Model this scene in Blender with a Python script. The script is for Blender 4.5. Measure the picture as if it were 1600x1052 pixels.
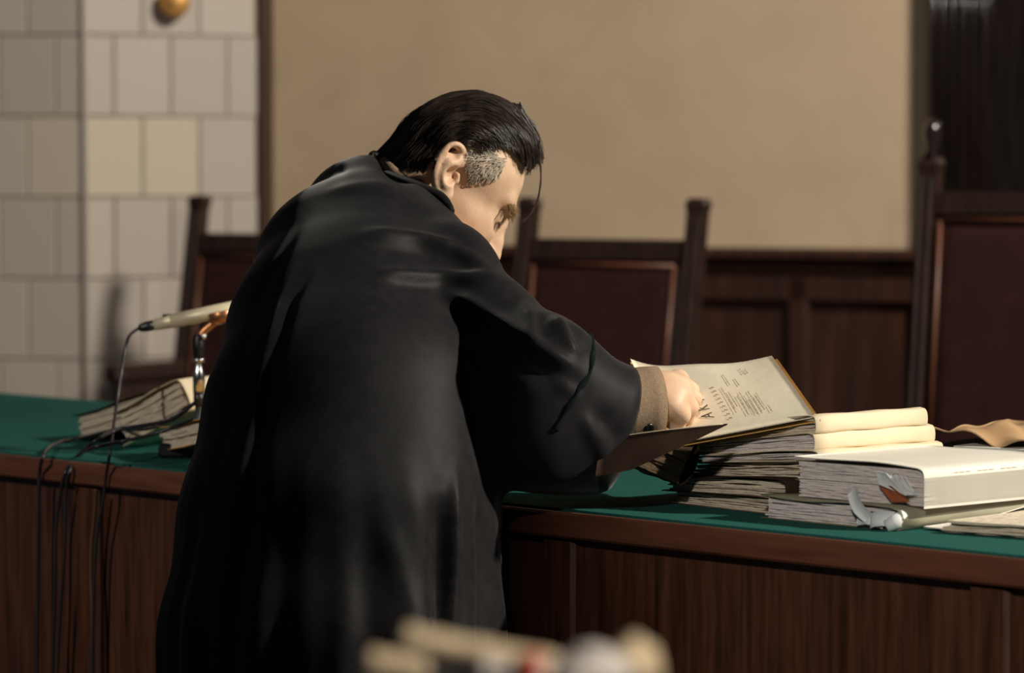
import bpy, math, random
import numpy as np
from mathutils import Vector, Matrix
for _o in list(bpy.data.objects):
    bpy.data.objects.remove(_o)
SC = bpy.context.scene
COL = SC.collection
R = math.radians

# ---------------------------------------------------------------- camera
FPX = 6000.0                      # focal length in pixels of the 1600 px wide frame
CAMZ = 1.335
PITCH = math.atan(276.0 / FPX)
cd = bpy.data.cameras.new('camera'); cam = bpy.data.objects.new('camera', cd); COL.objects.link(cam)
cam.location = (0, 0, CAMZ); cam.rotation_euler = (math.pi / 2 - PITCH, 0, 0)
cd.sensor_fit = 'HORIZONTAL'; cd.sensor_width = 36; cd.lens = 36 * FPX / 1600
cd.clip_start = 0.1; cd.clip_end = 60
cd.dof.use_dof = True; cd.dof.focus_distance = 4.62; cd.dof.aperture_fstop = 5.4
SC.camera = cam

# ---------------------------------------------------------------- world, lamps, exposure
SC.view_settings.view_transform = 'Standard'
SC.view_settings.look = 'None'
SC.view_settings.gamma = 1.0
SC.view_settings.exposure = 0.0
SC.view_settings.use_curve_mapping = False
w = bpy.data.worlds.new('world'); SC.world = w; w.use_nodes = True
w.node_tree.nodes['Background'].inputs[0].default_value = (0.45, 0.5, 0.6, 1)
w.node_tree.nodes['Background'].inputs[1].default_value = 0.05

def lamp(name, loc, target, energy, size, color, kind='AREA', spot=None, blend=0.5):
    d = bpy.data.lights.new(name, kind); d.energy = energy; d.color = color
    if kind == 'AREA':
        d.shape = 'DISK'; d.size = size
    else:
        d.shadow_soft_size = size
    if kind == 'SPOT':
        d.spot_size = R(spot); d.spot_blend = blend
    o = bpy.data.objects.new(name, d); COL.objects.link(o); o.location = loc
    o.rotation_euler = (Vector(target) - Vector(loc)).to_track_quat('-Z', 'Y').to_euler()
    return o
lamp('key_lamp', (4.2, 3.75, 3.6), (0.1, 4.7, 1.05), 1390, 0.10, (1.0, 0.93, 0.79), 'SPOT', 62, 0.5)
lamp('document_lamp', (-0.3, 0.1, 2.6), (0.72, 4.4, 0.93), 400, 0.07, (1.0, 0.94, 0.86), 'SPOT', 19, 0.7)
lamp('left_fill', (-2.6, 2.2, 2.8), (-0.78, 5.3, 0.84), 250, 0.07, (1.0, 0.93, 0.84), 'SPOT', 20, 0.7)  # added fill spot on the left bundles, aimed to keep the gown dark
lamp('stand_lamp', (0.6, 3.0, 1.92), (0.1, 9.0, 1.8), 110, 0.06, (1.0, 0.93, 0.82), 'SPOT', 40, 0.6)
lamp('foreground_fill', (1.5, 1.0, 2.3), (0.0, 1.92, 1.10), 190, 0.08, (1.0, 0.86, 0.66), 'SPOT', 24, 0.7)  # unseen fill spot, added to brighten the foreground rolls
lamp('wall_fill', (2.7, 4.6, 4.5), (-0.05, 9.3, 1.45), 1640, 0.4, (1.0, 0.89, 0.76), 'SPOT', 60, 0.9)  # added fill that lifts the back wall where the key falls off

# ---------------------------------------------------------------- picture geometry -> world
CP, SP = math.cos(PITCH), math.sin(PITCH)
def ray(px, py):
    xc = (px - 800) / FPX; yc = (526 - py) / FPX
    return Vector((xc, CP + yc * SP, -SP + yc * CP))
def P(px, py, Y):
    d = ray(px, py); t = Y / d.y
    return Vector((d.x * t, Y, CAMZ + d.z * t))
def G(px, py, z):
    d = ray(px, py); t = (z - CAMZ) / d.z
    return Vector((d.x * t, d.y * t, z))
def proj(V):
    V = np.asarray(V); dx = V[:, 0]; dy = V[:, 1]; dz = V[:, 2] - CAMZ
    dep = dy * CP - dz * SP; up = dy * SP + dz * CP
    return 800 + FPX * dx / dep, 526 - FPX * up / dep

# ---------------------------------------------------------------- materials
def ramp(nt, stops):
    r = nt.nodes.new('ShaderNodeValToRGB')
    el = r.color_ramp.elements
    el[0].position, el[0].color = stops[0][0], (*stops[0][1], 1)
    el[1].position, el[1].color = stops[-1][0], (*stops[-1][1], 1)
    for p, c in stops[1:-1]:
        e = el.new(p); e.color = (*c, 1)
    return r
def mat(name, c1, c2=None, rough=0.6, scale=20, stretch=(1, 1, 1), bump=0.0, bscale=None, bstretch=None,
        spec=0.5, metal=0.0, sheen=0.0, coat=0.0, detail=4, sss=0.0, stops=None, lo=0.3, hi=0.7):
    m = bpy.data.materials.new(name); m.use_nodes = True; nt = m.node_tree
    b = nt.nodes['Principled BSDF']
    b.inputs['Roughness'].default_value = rough; b.inputs['Metallic'].default_value = metal
    b.inputs['Specular IOR Level'].default_value = spec
    b.inputs['Sheen Weight'].default_value = sheen
    b.inputs['Coat Weight'].default_value = coat
    if sss:
        b.inputs['Subsurface Weight'].default_value = sss
        b.inputs['Subsurface Radius'].default_value = (0.012, 0.005, 0.003)
    tc = nt.nodes.new('ShaderNodeTexCoord')
    def tex(sc, st):
        mp = nt.nodes.new('ShaderNodeMapping'); mp.inputs['Scale'].default_value = st
        nt.links.new(tc.outputs['Object'], mp.inputs[0])
        n = nt.nodes.new('ShaderNodeTexNoise'); n.inputs['Scale'].default_value = sc; n.inputs['Detail'].default_value = detail
        nt.links.new(mp.outputs[0], n.inputs['Vector']); return n
    n = tex(scale, stretch)
    r = ramp(nt, stops if stops else [(lo, c1), (hi, c2 or c1)])
    nt.links.new(n.outputs['Fac'], r.inputs[0]); nt.links.new(r.outputs[0], b.inputs['Base Color'])
    if bump:
        n2 = tex(bscale or scale, bstretch or stretch)
        bp = nt.nodes.new('ShaderNodeBump'); bp.inputs['Strength'].default_value = bump; bp.inputs['Distance'].default_value = 0.004
        nt.links.new(n2.outputs['Fac'], bp.inputs['Height']); nt.links.new(bp.outputs[0], b.inputs['Normal'])
    return m
M = {}
M['plaster'] = mat('plaster', (0.42, 0.325, 0.222), (0.475, 0.37, 0.256), 0.85, 6, bump=0.15, bscale=60)
M['darkwood'] = mat('dark_wood', (0.020, 0.009, 0.006), (0.052, 0.020, 0.011), 0.42, 9, (7, 7, 0.6), 0.15)
M['wainwood'] = mat('wainscot_wood', (0.018, 0.007, 0.0045), (0.046, 0.017, 0.009), 0.45, 7, (5, 5, 0.5), 0.1)
M['deskwood'] = mat('desk_wood', (0.030, 0.011, 0.006), (0.105, 0.038, 0.019), 0.36, 14, (6, 6, 0.45), 0.35, detail=6, coat=0.15)
M['trimwood'] = mat('trim_wood', (0.095, 0.033, 0.018), (0.155, 0.056, 0.030), 0.40, 12, (0.6, 0.6, 6), 0.15)
M['doorwood'] = mat('door_wood', (0.006, 0.004, 0.004), (0.014, 0.009, 0.008), 0.13, 10, (5, 5, 0.5), 0.12, bscale=40, bstretch=(1, 1, 1), coat=0.6)
M['chairwood'] = mat('chair_wood', (0.016, 0.010, 0.008), (0.035, 0.018, 0.013), 0.35, 14, (5, 5, 1), 0.1)
M['leather'] = mat('oxblood_leather', (0.024, 0.0065, 0.0055), (0.036, 0.009, 0.007), 0.5, 25, bump=0.3, bscale=180)
M['leatheredge'] = mat('leather_edge', (0.08, 0.028, 0.015), (0.11, 0.04, 0.02), 0.45, 30)
M['felt'] = mat('green_felt', (0.010, 0.078, 0.064), (0.020, 0.105, 0.088), 0.95, 300, bump=0.4, bscale=700, spec=0.1)
M['floor'] = mat('floor_boards', (0.05, 0.03, 0.02), (0.09, 0.05, 0.03), 0.6, 8, (1, 8, 1))
M['gown'] = mat('black_gown_cloth', (0.010, 0.0095, 0.0107), (0.015, 0.014, 0.0155), 0.5, 60, bump=0.10, bscale=900, spec=0.08, sheen=0.20)
M['gown'].node_tree.nodes['Principled BSDF'].inputs['Sheen Roughness'].default_value = 0.35
M['velvet'] = mat('dark_green_velvet', (0.002, 0.005, 0.005), (0.004, 0.010, 0.0095), 0.9, 200, spec=0.1)
M['jacket'] = mat('tan_jacket_cloth', (0.20, 0.135, 0.085), (0.30, 0.21, 0.14), 0.9, 500, bump=0.3, bscale=900, spec=0.15)
M['button'] = mat('black_button', (0.008, 0.007, 0.006), None, 0.25)
M['skin'] = mat('skin', (0.66, 0.42, 0.275), (0.75, 0.51, 0.355), 0.5, 45, bump=0.10, bscale=320, sss=0.12, spec=0.35)
M['hair'] = mat('dark_brown_hair', (0.011, 0.0075, 0.0055), (0.065, 0.042, 0.029), 0.30, 60, spec=0.7)
M['hairbase'] = mat('hair_base', (0.007, 0.005, 0.004), (0.014, 0.009, 0.006), 0.5, 90, spec=0.4)
M['grey'] = mat('grey_hair', (0.24, 0.19, 0.14), (0.70, 0.61, 0.50), 0.45, 70)
M['brow'] = mat('brow_hair', (0.26, 0.16, 0.07), (0.50, 0.34, 0.17), 0.5, 120)
M['lash'] = mat('lash_hair', (0.02, 0.012, 0.008), None, 0.5)
M['eye'] = mat('eye_white', (0.55, 0.5, 0.45), None, 0.2)
M['shoe'] = mat('black_leather', (0.01, 0.01, 0.01), None, 0.3)
M['pages'] = mat('worn_page_edges', None, None, 0.9, 40, (3, 3, 45), 0.5, stops=[(0.28, (0.30, 0.235, 0.165)), (0.42, (0.60, 0.50, 0.375)), (0.6, (0.70, 0.61, 0.475)), (0.75, (0.49, 0.40, 0.29))])
M['pageslight'] = mat('pale_page_edges', None, None, 0.9, 40, (3, 3, 45), 0.5, stops=[(0.28, (0.36, 0.305, 0.285)), (0.42, (0.64, 0.565, 0.53)), (0.6, (0.74, 0.665, 0.625)), (0.75, (0.55, 0.48, 0.45))])
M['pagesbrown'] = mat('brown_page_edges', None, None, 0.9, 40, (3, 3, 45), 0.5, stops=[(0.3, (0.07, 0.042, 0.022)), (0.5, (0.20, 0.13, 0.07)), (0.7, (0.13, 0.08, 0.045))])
M['cream'] = mat('cream_cover', (0.64, 0.53, 0.355), (0.72, 0.60, 0.42), 0.75, 12, bump=0.15, bscale=60)
M['typed'] = mat('typed_sheet', (0.80, 0.71, 0.53), (0.86, 0.775, 0.60), 0.75, 12, bump=0.15, bscale=60)
M['worn'] = mat('worn_cover', (0.13, 0.085, 0.05), (0.27, 0.19, 0.12), 0.8, 30, bump=0.3, bscale=60)
M['orange'] = mat('orange_cover', (0.62, 0.33, 0.08), (0.70, 0.39, 0.10), 0.7, 12)
M['white'] = mat('white_cover', (0.67, 0.635, 0.56), (0.73, 0.69, 0.61), 0.7, 9, bump=0.1, bscale=40)
M['ribbon'] = mat('white_tape', (0.62, 0.63, 0.62), (0.70, 0.70, 0.68), 0.6, 60)
M['olive'] = mat('grey_green_cover', (0.20, 0.185, 0.125), (0.27, 0.25, 0.17), 0.6, 20)
M['kraft'] = mat('kraft_cover', (0.30, 0.175, 0.08), (0.42, 0.26, 0.13), 0.8, 18, bump=0.3, bscale=50)
M['brown'] = mat('brown_cover', (0.020, 0.011, 0.007), (0.036, 0.019, 0.011), 0.9, 25, spec=0.12)  # brown covers, darkened to carry the shade on the lifted flap's underside
M['rust'] = mat('rust_tab', (0.33, 0.085, 0.03), (0.40, 0.115, 0.045), 0.6, 40)
M['ink'] = mat('ink', (0.05, 0.042, 0.03), (0.12, 0.10, 0.07), 0.8, 300)
M['fade'] = mat('faded_ink', (0.30, 0.25, 0.15), (0.42, 0.35, 0.21), 0.8, 200)
M['black'] = mat('black_plastic', (0.008, 0.008, 0.009), None, 0.4)
M['rubber'] = mat('cable_rubber', (0.018, 0.015, 0.018), (0.03, 0.025, 0.03), 0.38, 30)
M['browncable'] = mat('brown_cable', (0.10, 0.045, 0.02), None, 0.45)
M['gold'] = mat('champagne_metal', (0.66, 0.57, 0.38), (0.74, 0.65, 0.46), 0.42, 30, metal=0.15)
M['chrome'] = mat('chrome', (0.75, 0.74, 0.72), None, 0.18, metal=1.0)
M['steel'] = mat('steel', (0.35, 0.34, 0.33), None, 0.3, metal=1.0)
M['brass'] = mat('brass', (0.50, 0.26, 0.07), (0.60, 0.33, 0.10), 0.45, 30, metal=0.4)
M['copper'] = mat('copper', (0.45, 0.20, 0.09), None, 0.35, metal=0.8)
M['redtape'] = mat('red_tape', (0.45, 0.03, 0.02), (0.55, 0.05, 0.03), 0.6, 40)
M['paleroll'] = mat('pale_roll', (0.66, 0.54, 0.38), (0.76, 0.63, 0.46), 0.8, 30)
M['tissue'] = mat('white_tissue', (0.66, 0.64, 0.66), (0.74, 0.72, 0.74), 0.8, 30)

def tile_material():
    m = bpy.data.materials.new('glazed_tile'); m.use_nodes = True; nt = m.node_tree; b = nt.nodes['Principled BSDF']
    at = nt.nodes.new('ShaderNodeAttribute'); at.attribute_name = 'tile_shade'
    r = ramp(nt, [(0.0, (0.365, 0.33, 0.295)), (0.6, (0.425, 0.385, 0.34)), (1.0, (0.47, 0.42, 0.33))])
    nt.links.new(at.outputs['Fac'], r.inputs[0]); nt.links.new(r.outputs[0], b.inputs['Base Color'])
    b.inputs['Roughness'].default_value = 0.32
    return m
M['tile'] = tile_material()
M['grout'] = mat('grout', (0.33, 0.27, 0.22), None, 0.9)

# ---------------------------------------------------------------- object helpers
WM = {}
def thing(name, label, cat, loc=(0, 0, 0), rz=0.0, group=None, rot=None):
    o = bpy.data.objects.new(name, None); COL.objects.link(o)
    o.empty_display_size = 0.05
    o.location = loc; o.rotation_euler = rot if rot else (0, 0, rz)
    o['label'] = label; o['category'] = cat
    if group: o['group'] = group
    WM[o] = Matrix.Translation(Vector(loc)) @ o.rotation_euler.to_matrix().to_4x4()
    return o
def mesh(name, V, F, m, parent=None, world=True, smooth=True, label=None):
    V = np.asarray(V, dtype=float).reshape(-1, 3)
    if parent is not None and world:
        Mi = np.array(WM[parent].inverted())
        V = V @ Mi[:3, :3].T + Mi[:3, 3]
    me = bpy.data.meshes.new(name)
    me.from_pydata(V.tolist(), [], [list(f) for f in F] if not isinstance(F, list) else F)
    me.materials.append(m if not isinstance(m, str) else M[m])
    me.polygons.foreach_set('use_smooth', [smooth] * len(me.polygons))
    me.update()
    o = bpy.data.objects.new(name, me); COL.objects.link(o)
    if parent is not None:
        o.parent = parent; WM[o] = WM[parent]
    else:
        WM[o] = Matrix.Identity(4)
    if label: o['label'] = label
    return o
def structure(name, V, F, m, smooth=False):
    o = mesh(name, V, F, m, None, smooth=smooth); o['kind'] = 'structure'; return o
def tag(o, label, cat, group=None):
    o['label'] = label; o['category'] = cat
    if group: o['group'] = group
    return o
class B:
    """collects shapes into one mesh"""
    def __init__(s): s.V = []; s.F = []
    def add(s, V, F):
        k = len(s.V); s.V += [tuple(v) for v in V]; s.F += [[i + k for i in f] for f in F]; return s
    def box(s, lo, hi, T=None, bev=0.0):
        (x0, y0, z0), (x1, y1, z1) = lo, hi
        if bev <= 0:
            V = [(x, y, z) for z in (z0, z1) for y in (y0, y1) for x in (x0, x1)]
            F = [(0, 2, 3, 1), (4, 5, 7, 6), (0, 1, 5, 4), (1, 3, 7, 5), (3, 2, 6, 7), (2, 0, 4, 6)]
        else:
            b = bev; V = []; F = []
            idx = {}
            for sx in (0, 1):
                for sy in (0, 1):
                    for sz in (0, 1):
                        X = (x0, x1)[sx]; Y = (y0, y1)[sy]; Z = (z0, z1)[sz]
                        dx = b * (1 - 2 * sx); dy = b * (1 - 2 * sy); dz = b * (1 - 2 * sz)
                        for ax, v in enumerate(((X, Y + dy, Z + dz), (X + dx, Y, Z + dz), (X + dx, Y + dy, Z))):
                            idx[(sx, sy, sz, ax)] = len(V); V.append(v)
            g = lambda *k: idx[k]
            for sx in (0, 1): F.append([g(sx, a, c, 0) for a, c in ((0, 0), (1, 0), (1, 1), (0, 1))])
            for sy in (0, 1): F.append([g(a, sy, c, 1) for a, c in ((0, 0), (1, 0), (1, 1), (0, 1))])
            for sz in (0, 1): F.append([g(a, c, sz, 2) for a, c in ((0, 0), (1, 0), (1, 1), (0, 1))])
            for a in (0, 1):
                for c in (0, 1):
                    F.append([g(0, a, c, 1), g(1, a, c, 1), g(1, a, c, 2), g(0, a, c, 2)])
                    F.append([g(a, 0, c, 0), g(a, 1, c, 0), g(a, 1, c, 2), g(a, 0, c, 2)])
                    F.append([g(a, c, 0, 0), g(a, c, 1, 0), g(a, c, 1, 1), g(a, c, 0, 1)])
                    for e in (0, 1): F.append([g(a, c, e, 0), g(a, c, e, 1), g(a, c, e, 2)])
        if T is not None: V = [T(Vector(v)) for v in V]
        return s.add(V, F)
    def tube(s, pts, rad, n=10, cap=True, flat=1.0, up=None):
        pts = [Vector(p) for p in pts]; k = len(pts)
        rr = rad if isinstance(rad, (list, tuple)) else [rad] * k
        base = len(s.V); prev = None
        for i, p in enumerate(pts):
            t = (pts[min(i + 1, k - 1)] - pts[max(i - 1, 0)])
            t = t.normalized() if t.length > 1e-9 else Vector((0, 0, 1))
            if prev is None:
                a = Vector(up) if up else (Vector((0, 0, 1)) if abs(t.z) < 0.9 else Vector((1, 0, 0)))
                a = (a - t * a.dot(t)).normalized()
            else:
                a = (prev - t * prev.dot(t)).normalized()
            prev = a; b = t.cross(a)
            for j in range(n):
                an = 2 * math.pi * j / n
                s.V.append(tuple(p + a * (math.cos(an) * rr[i] * flat) + b * (math.sin(an) * rr[i])))
        for i in range(k - 1):
            for j in range(n):
                q = (j + 1) % n
                s.F.append([base + i * n + j, base + i * n + q, base + (i + 1) * n + q, base + (i + 1) * n + j])
        if cap:
            s.F.append([base + j for j in range(n)][::-1]); s.F.append([base + (k - 1) * n + j for j in range(n)])
        return s
    def ball(s, c, r, n=12, m=8):
        c = Vector(c); r = r if isinstance(r, (tuple, list)) else (r, r, r)
        V = []; F = []
        for i in range(m + 1):
            th = math.pi * i / m
            for j in range(n):
                ph = 2 * math.pi * j / n
                V.append((c.x + r[0] * math.sin(th) * math.cos(ph), c.y + r[1] * math.sin(th) * math.sin(ph), c.z + r[2] * math.cos(th)))
        for i in range(m):
            for j in range(n):
                q = (j + 1) % n; F.append([i * n + j, (i + 1) * n + j, (i + 1) * n + q, i * n + q])
        return s.add(V, F)
    def grid(s, fn, nu, nv, thick=None):
        V = [fn(i / nu, j / nv) for j in range(nv + 1) for i in range(nu + 1)]
        F = [[j * (nu + 1) + i, j * (nu + 1) + i + 1, (j + 1) * (nu + 1) + i + 1, (j + 1) * (nu + 1) + i] for j in range(nv) for i in range(nu)]
        if thick:
            d = Vector(thick); N = len(V)
            V2 = [Vector(v) + d for v in V]
            F2 = [[i + N for i in f][::-1] for f in F]
            bd = [i for i in range(nu + 1)] + [j * (nu + 1) + nu for j in range(1, nv + 1)] + [nv * (nu + 1) + i for i in range(nu - 1, -1, -1)] + [j * (nu + 1) for j in range(nv - 1, 0, -1)]
            F3 = [[bd[q], bd[(q + 1) % len(bd)], bd[(q + 1) % len(bd)] + N, bd[q] + N] for q in range(len(bd))]
            V = list(V) + V2; F = F + F2 + F3
        return s.add(V, F)
    def obj(s, name, m, parent=None, world=True, smooth=True, label=None):
        return mesh(name, s.V, s.F, m, parent, world, smooth, label)
def spline(pts, n=8):
    pts = [Vector(p) for p in pts]; out = []
    for i in range(len(pts) - 1):
        p0 = pts[max(i - 1, 0)]; p1 = pts[i]; p2 = pts[i + 1]; p3 = pts[min(i + 2, len(pts) - 1)]
        for k in range(n):
            t = k / n
            out.append(0.5 * ((2 * p1) + (p2 - p0) * t + (2 * p0 - 5 * p1 + 4 * p2 - p3) * t * t + (3 * p1 - p0 - 3 * p2 + p3) * t ** 3))
    out.append(pts[-1]); return out

# ---------------------------------------------------------------- signed distance sculpting
class Field:
    def __init__(s, xs, ys, zs):
        s.a = [np.asarray(q, dtype=np.float32) for q in (xs, ys, zs)]
        s.F = np.full([len(q) for q in s.a], 1.0, dtype=np.float32)
    def sub(s, lo, hi):
        sl = []
        for q, l, h in zip(s.a, lo, hi):
            i0 = max(int(np.searchsorted(q, l)) - 1, 0); i1 = min(int(np.searchsorted(q, h)) + 1, len(q))
            if i1 <= i0: return None
            sl.append(slice(i0, i1))
        g = np.meshgrid(*[q[t] for q, t in zip(s.a, sl)], indexing='ij')
        return tuple(sl), g
    def put(s, lo, hi, fn, k, mode='add'):
        r = s.sub(np.array(lo) - k - 0.012, np.array(hi) + k + 0.012)
        if r is None: return
        sl, g = r
        d = fn(*g).astype(np.float32); A = s.F[sl]
        if mode == 'add':
            h = np.maximum(k - np.abs(A - d), 0) / k
            s.F[sl] = np.minimum(A, d) - h * h * k * 0.25
        else:
            d = -d; h = np.maximum(k - np.abs(A - d), 0) / k
            s.F[sl] = np.maximum(A, d) + h * h * k * 0.25
    def cone(s, a, b, ra, rb, k=0.02, mode='add'):
        a = np.array(a); b = np.array(b); ab = b - a; L = float(ab @ ab) + 1e-12; r = max(ra, rb)
        def fn(x, y, z):
            t = np.clip(((x - a[0]) * ab[0] + (y - a[1]) * ab[1] + (z - a[2]) * ab[2]) / L, 0, 1)
            return np.sqrt((x - a[0] - t * ab[0]) ** 2 + (y - a[1] - t * ab[1]) ** 2 + (z - a[2] - t * ab[2]) ** 2) - (ra + (rb - ra) * t)
        s.put(np.minimum(a, b) - r, np.maximum(a, b) + r, fn, k, mode)
    def chain(s, pts, rs, k=0.01, mode='add'):
        for i in range(len(pts) - 1): s.cone(pts[i], pts[i + 1], rs[i], rs[i + 1], k, mode)
    def ell(s, c, r, Rm=None, k=0.02, mode='add'):
        c = np.array(c); r = np.array(r); Rm = np.eye(3) if Rm is None else np.array(Rm); m = r.max()
        def fn(x, y, z):
            q = [(x - c[0]) * Rm[0][i] + (y - c[1]) * Rm[1][i] + (z - c[2]) * Rm[2][i] for i in range(3)]
            k0 = np.sqrt(sum((q[i] / r[i]) ** 2 for i in range(3))); k1 = np.sqrt(sum((q[i] / r[i] ** 2) ** 2 for i in range(3))) + 1e-9
            return k0 * (k0 - 1) / k1
        s.put(c - m, c + m, fn, k, mode)
    def mesh(s):
        F = s.F; X, Y, Z = s.a
        I = (F < 0)
        nx, ny, nz = F.shape
        cnt = np.zeros((nx - 1, ny - 1, nz - 1), dtype=np.uint8)
        for i in (0, 1):
            for j in (0, 1):
                for k in (0, 1):
                    cnt += I[i:nx - 1 + i, j:ny - 1 + j, k:nz - 1 + k]
        act = np.argwhere((cnt > 0) & (cnt < 8))
        idx = np.full(cnt.shape, -1, dtype=np.int64); idx[tuple(act.T)] = np.arange(len(act))
        acc = np.zeros((len(act), 3)); num = np.zeros(len(act))
        ax = [X, Y, Z]
        for d in range(3):
            o1, o2 = [q for q in range(3) if q != d]
            for a in (0, 1):
                for b in (0, 1):
                    c0 = act.copy(); c0[:, o1] += a; c0[:, o2] += b; c1 = c0.copy(); c1[:, d] += 1
                    f0 = F[tuple(c0.T)]; f1 = F[tuple(c1.T)]
                    ok = (f0 < 0) != (f1 < 0)
                    t = np.where(ok, f0 / np.where(ok, f0 - f1, 1), 0)
                    p = np.stack([ax[q][c0[:, q]] + (t * (ax[q][c1[:, q]] - ax[q][c0[:, q]]) if q == d else 0) for q in range(3)], 1)
                    acc[ok] += p[ok]; num[ok] += 1
        V = acc / num[:, None]
        Q = []
        for d in range(3):
            o1, o2 = [(1, 2), (2, 0), (0, 1)][d]
            sl0 = [slice(None)] * 3; sl1 = [slice(None)] * 3
            sl0[d] = slice(0, F.shape[d] - 1); sl1[d] = slice(1, F.shape[d])
            A = I[tuple(sl0)]; Bb = I[tuple(sl1)]
            e = np.argwhere(A != Bb)
            ok = (e[:, o1] > 0) & (e[:, o2] > 0) & (e[:, o1] < F.shape[o1] - 1) & (e[:, o2] < F.shape[o2] - 1)
            e = e[ok]; flip = A[tuple(e.T)]
            q = []
            for (da, db) in ((0, 0), (-1, 0), (-1, -1), (0, -1)):
                c = e.copy(); c[:, o1] += da; c[:, o2] += db; q.append(idx[tuple(c.T)])
            q = np.stack(q, 1)
            q[~flip] = q[~flip][:, ::-1]
            Q.append(q)
        Q = np.concatenate(Q); Q = Q[(Q >= 0).all(1)]
        return V, Q
def vnormals(V, Q):
    n = np.cross(V[Q[:, 2]] - V[Q[:, 0]], V[Q[:, 3]] - V[Q[:, 1]])
    N = np.zeros_like(V)
    for i in range(4): np.add.at(N, Q[:, i], n)
    return N / (np.linalg.norm(N, axis=1, keepdims=True) + 1e-12)
def relax(V, Q, it=1, f=0.5):
    for _ in range(it):
        S = np.zeros_like(V); c = np.zeros(len(V))
        for a, b in ((0, 1), (1, 2), (2, 3), (3, 0)):
            np.add.at(S, Q[:, a], V[Q[:, b]]); np.add.at(c, Q[:, a], 1)
            np.add.at(S, Q[:, b], V[Q[:, a]]); np.add.at(c, Q[:, b], 1)
        V = V * (1 - f) + f * S / np.maximum(c, 1)[:, None]
    return V
def axis(*seg):
    """axis(x0, step, x1, step, x2 ...)"""
    out = [seg[0]]
    for i in range(1, len(seg), 2):
        st, end = seg[i], seg[i + 1]; n = max(int(round((end - out[-1]) / st)), 1)
        out += list(np.linspace(out[-1], end, n + 1)[1:])
    return out

# ================================================================ THE SETTING
wc, ws = math.cos(R(25)), math.sin(R(25))
def WP(s, t, z):                  # along the back wall, in front of it, height
    return Vector((0.243 + wc * s - ws * t, 9.3 - ws * s - wc * t, z))
def wbox(b, s0, s1, t0, t1, z0, z1, bev=0.0):
    return b.box((s0, -t1, z0), (s1, -t0, z1), lambda v: WP(v.x, -v.y, v.z), bev)
b = B().box((-7, -1.5, -0.1), (7, 14, 0)); structure('floor', b.V, b.F, M['floor'])
b = wbox(B(), -4.5, 5, -0.2, 0, -0.05, 3.6); structure('wall_back', b.V, b.F, M['plaster'])
b = wbox(B(), -4.4, 5, 0, 4.3, 0.001, 0.2)
# ---- wainscot
b = B()
wbox(b, -0.97, 0.82, 0.0, 0.02, 0.2, 1.10)
for s0, s1 in ((-0.97, -0.93), (-0.30, -0.22), (0.09, 0.15), (0.47, 0.52), (0.775, 0.82)):
    wbox(b, s0, s1, 0.02, 0.045, 0.2, 1.06, 0.006)
wbox(b, -0.97, 0.82, 0.02, 0.045, 1.00, 1.075, 0.006); wbox(b, -0.97, 0.82, 0.02, 0.05, 0.2, 0.32, 0.006)
structure('trim_1', b.V, b.F, M['wainwood'])
b = B(); wbox(b, -0.97, 0.82, 0.0, 0.085, 1.098, 1.127, 0.008); wbox(b, -0.97, 0.82, 0.0, 0.06, 1.065, 1.099, 0.012)
structure('trim_2', b.V, b.F, M['darkwood'])
b = B(); wbox(b, -0.985, -0.930, 0.0, 0.05, 0.2, 3.4, 0.005); structure('trim_3', b.V, b.F, M['darkwood'])
# ---- carved door at the right
door = B()
wbox(door, 0.96, 2.6, 0.0, 0.05, 0.2, 3.2)
for s0 in (1.12, 1.75):
    wbox(door, s0, s0 + 0.5, 0.05, 0.065, 1.35, 2.6, 0.012); wbox(door, s0, s0 + 0.5, 0.05, 0.065, 0.4, 1.2, 0.012)
dd = structure('door_1', door.V, door.F, M['doorwood'])
b = B()
wbox(b, 0.82, 0.965, 0.0, 0.06, 0.2, 3.2, 0.004)
for i in range(6):
    s = 0.833 + i * 0.0245
    b.tube([WP(s, 0.06, 0.2), WP(s, 0.06, 3.2)], [0.0115, 0.0115], 10)
wbox(b, 0.818, 0.97, 0.0, 0.10, 0.2, 0.5, 0.006)
structure('trim_4', b.V, b.F, M['doorwood'], True)
# ---- the podium the chairs stand on
structure('trim_5', *[(q.V, q.F) for q in [wbox(B(), -4.4, 5, 0, 3.1, 0.001, 0.2)]][0], M['floor'])

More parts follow.
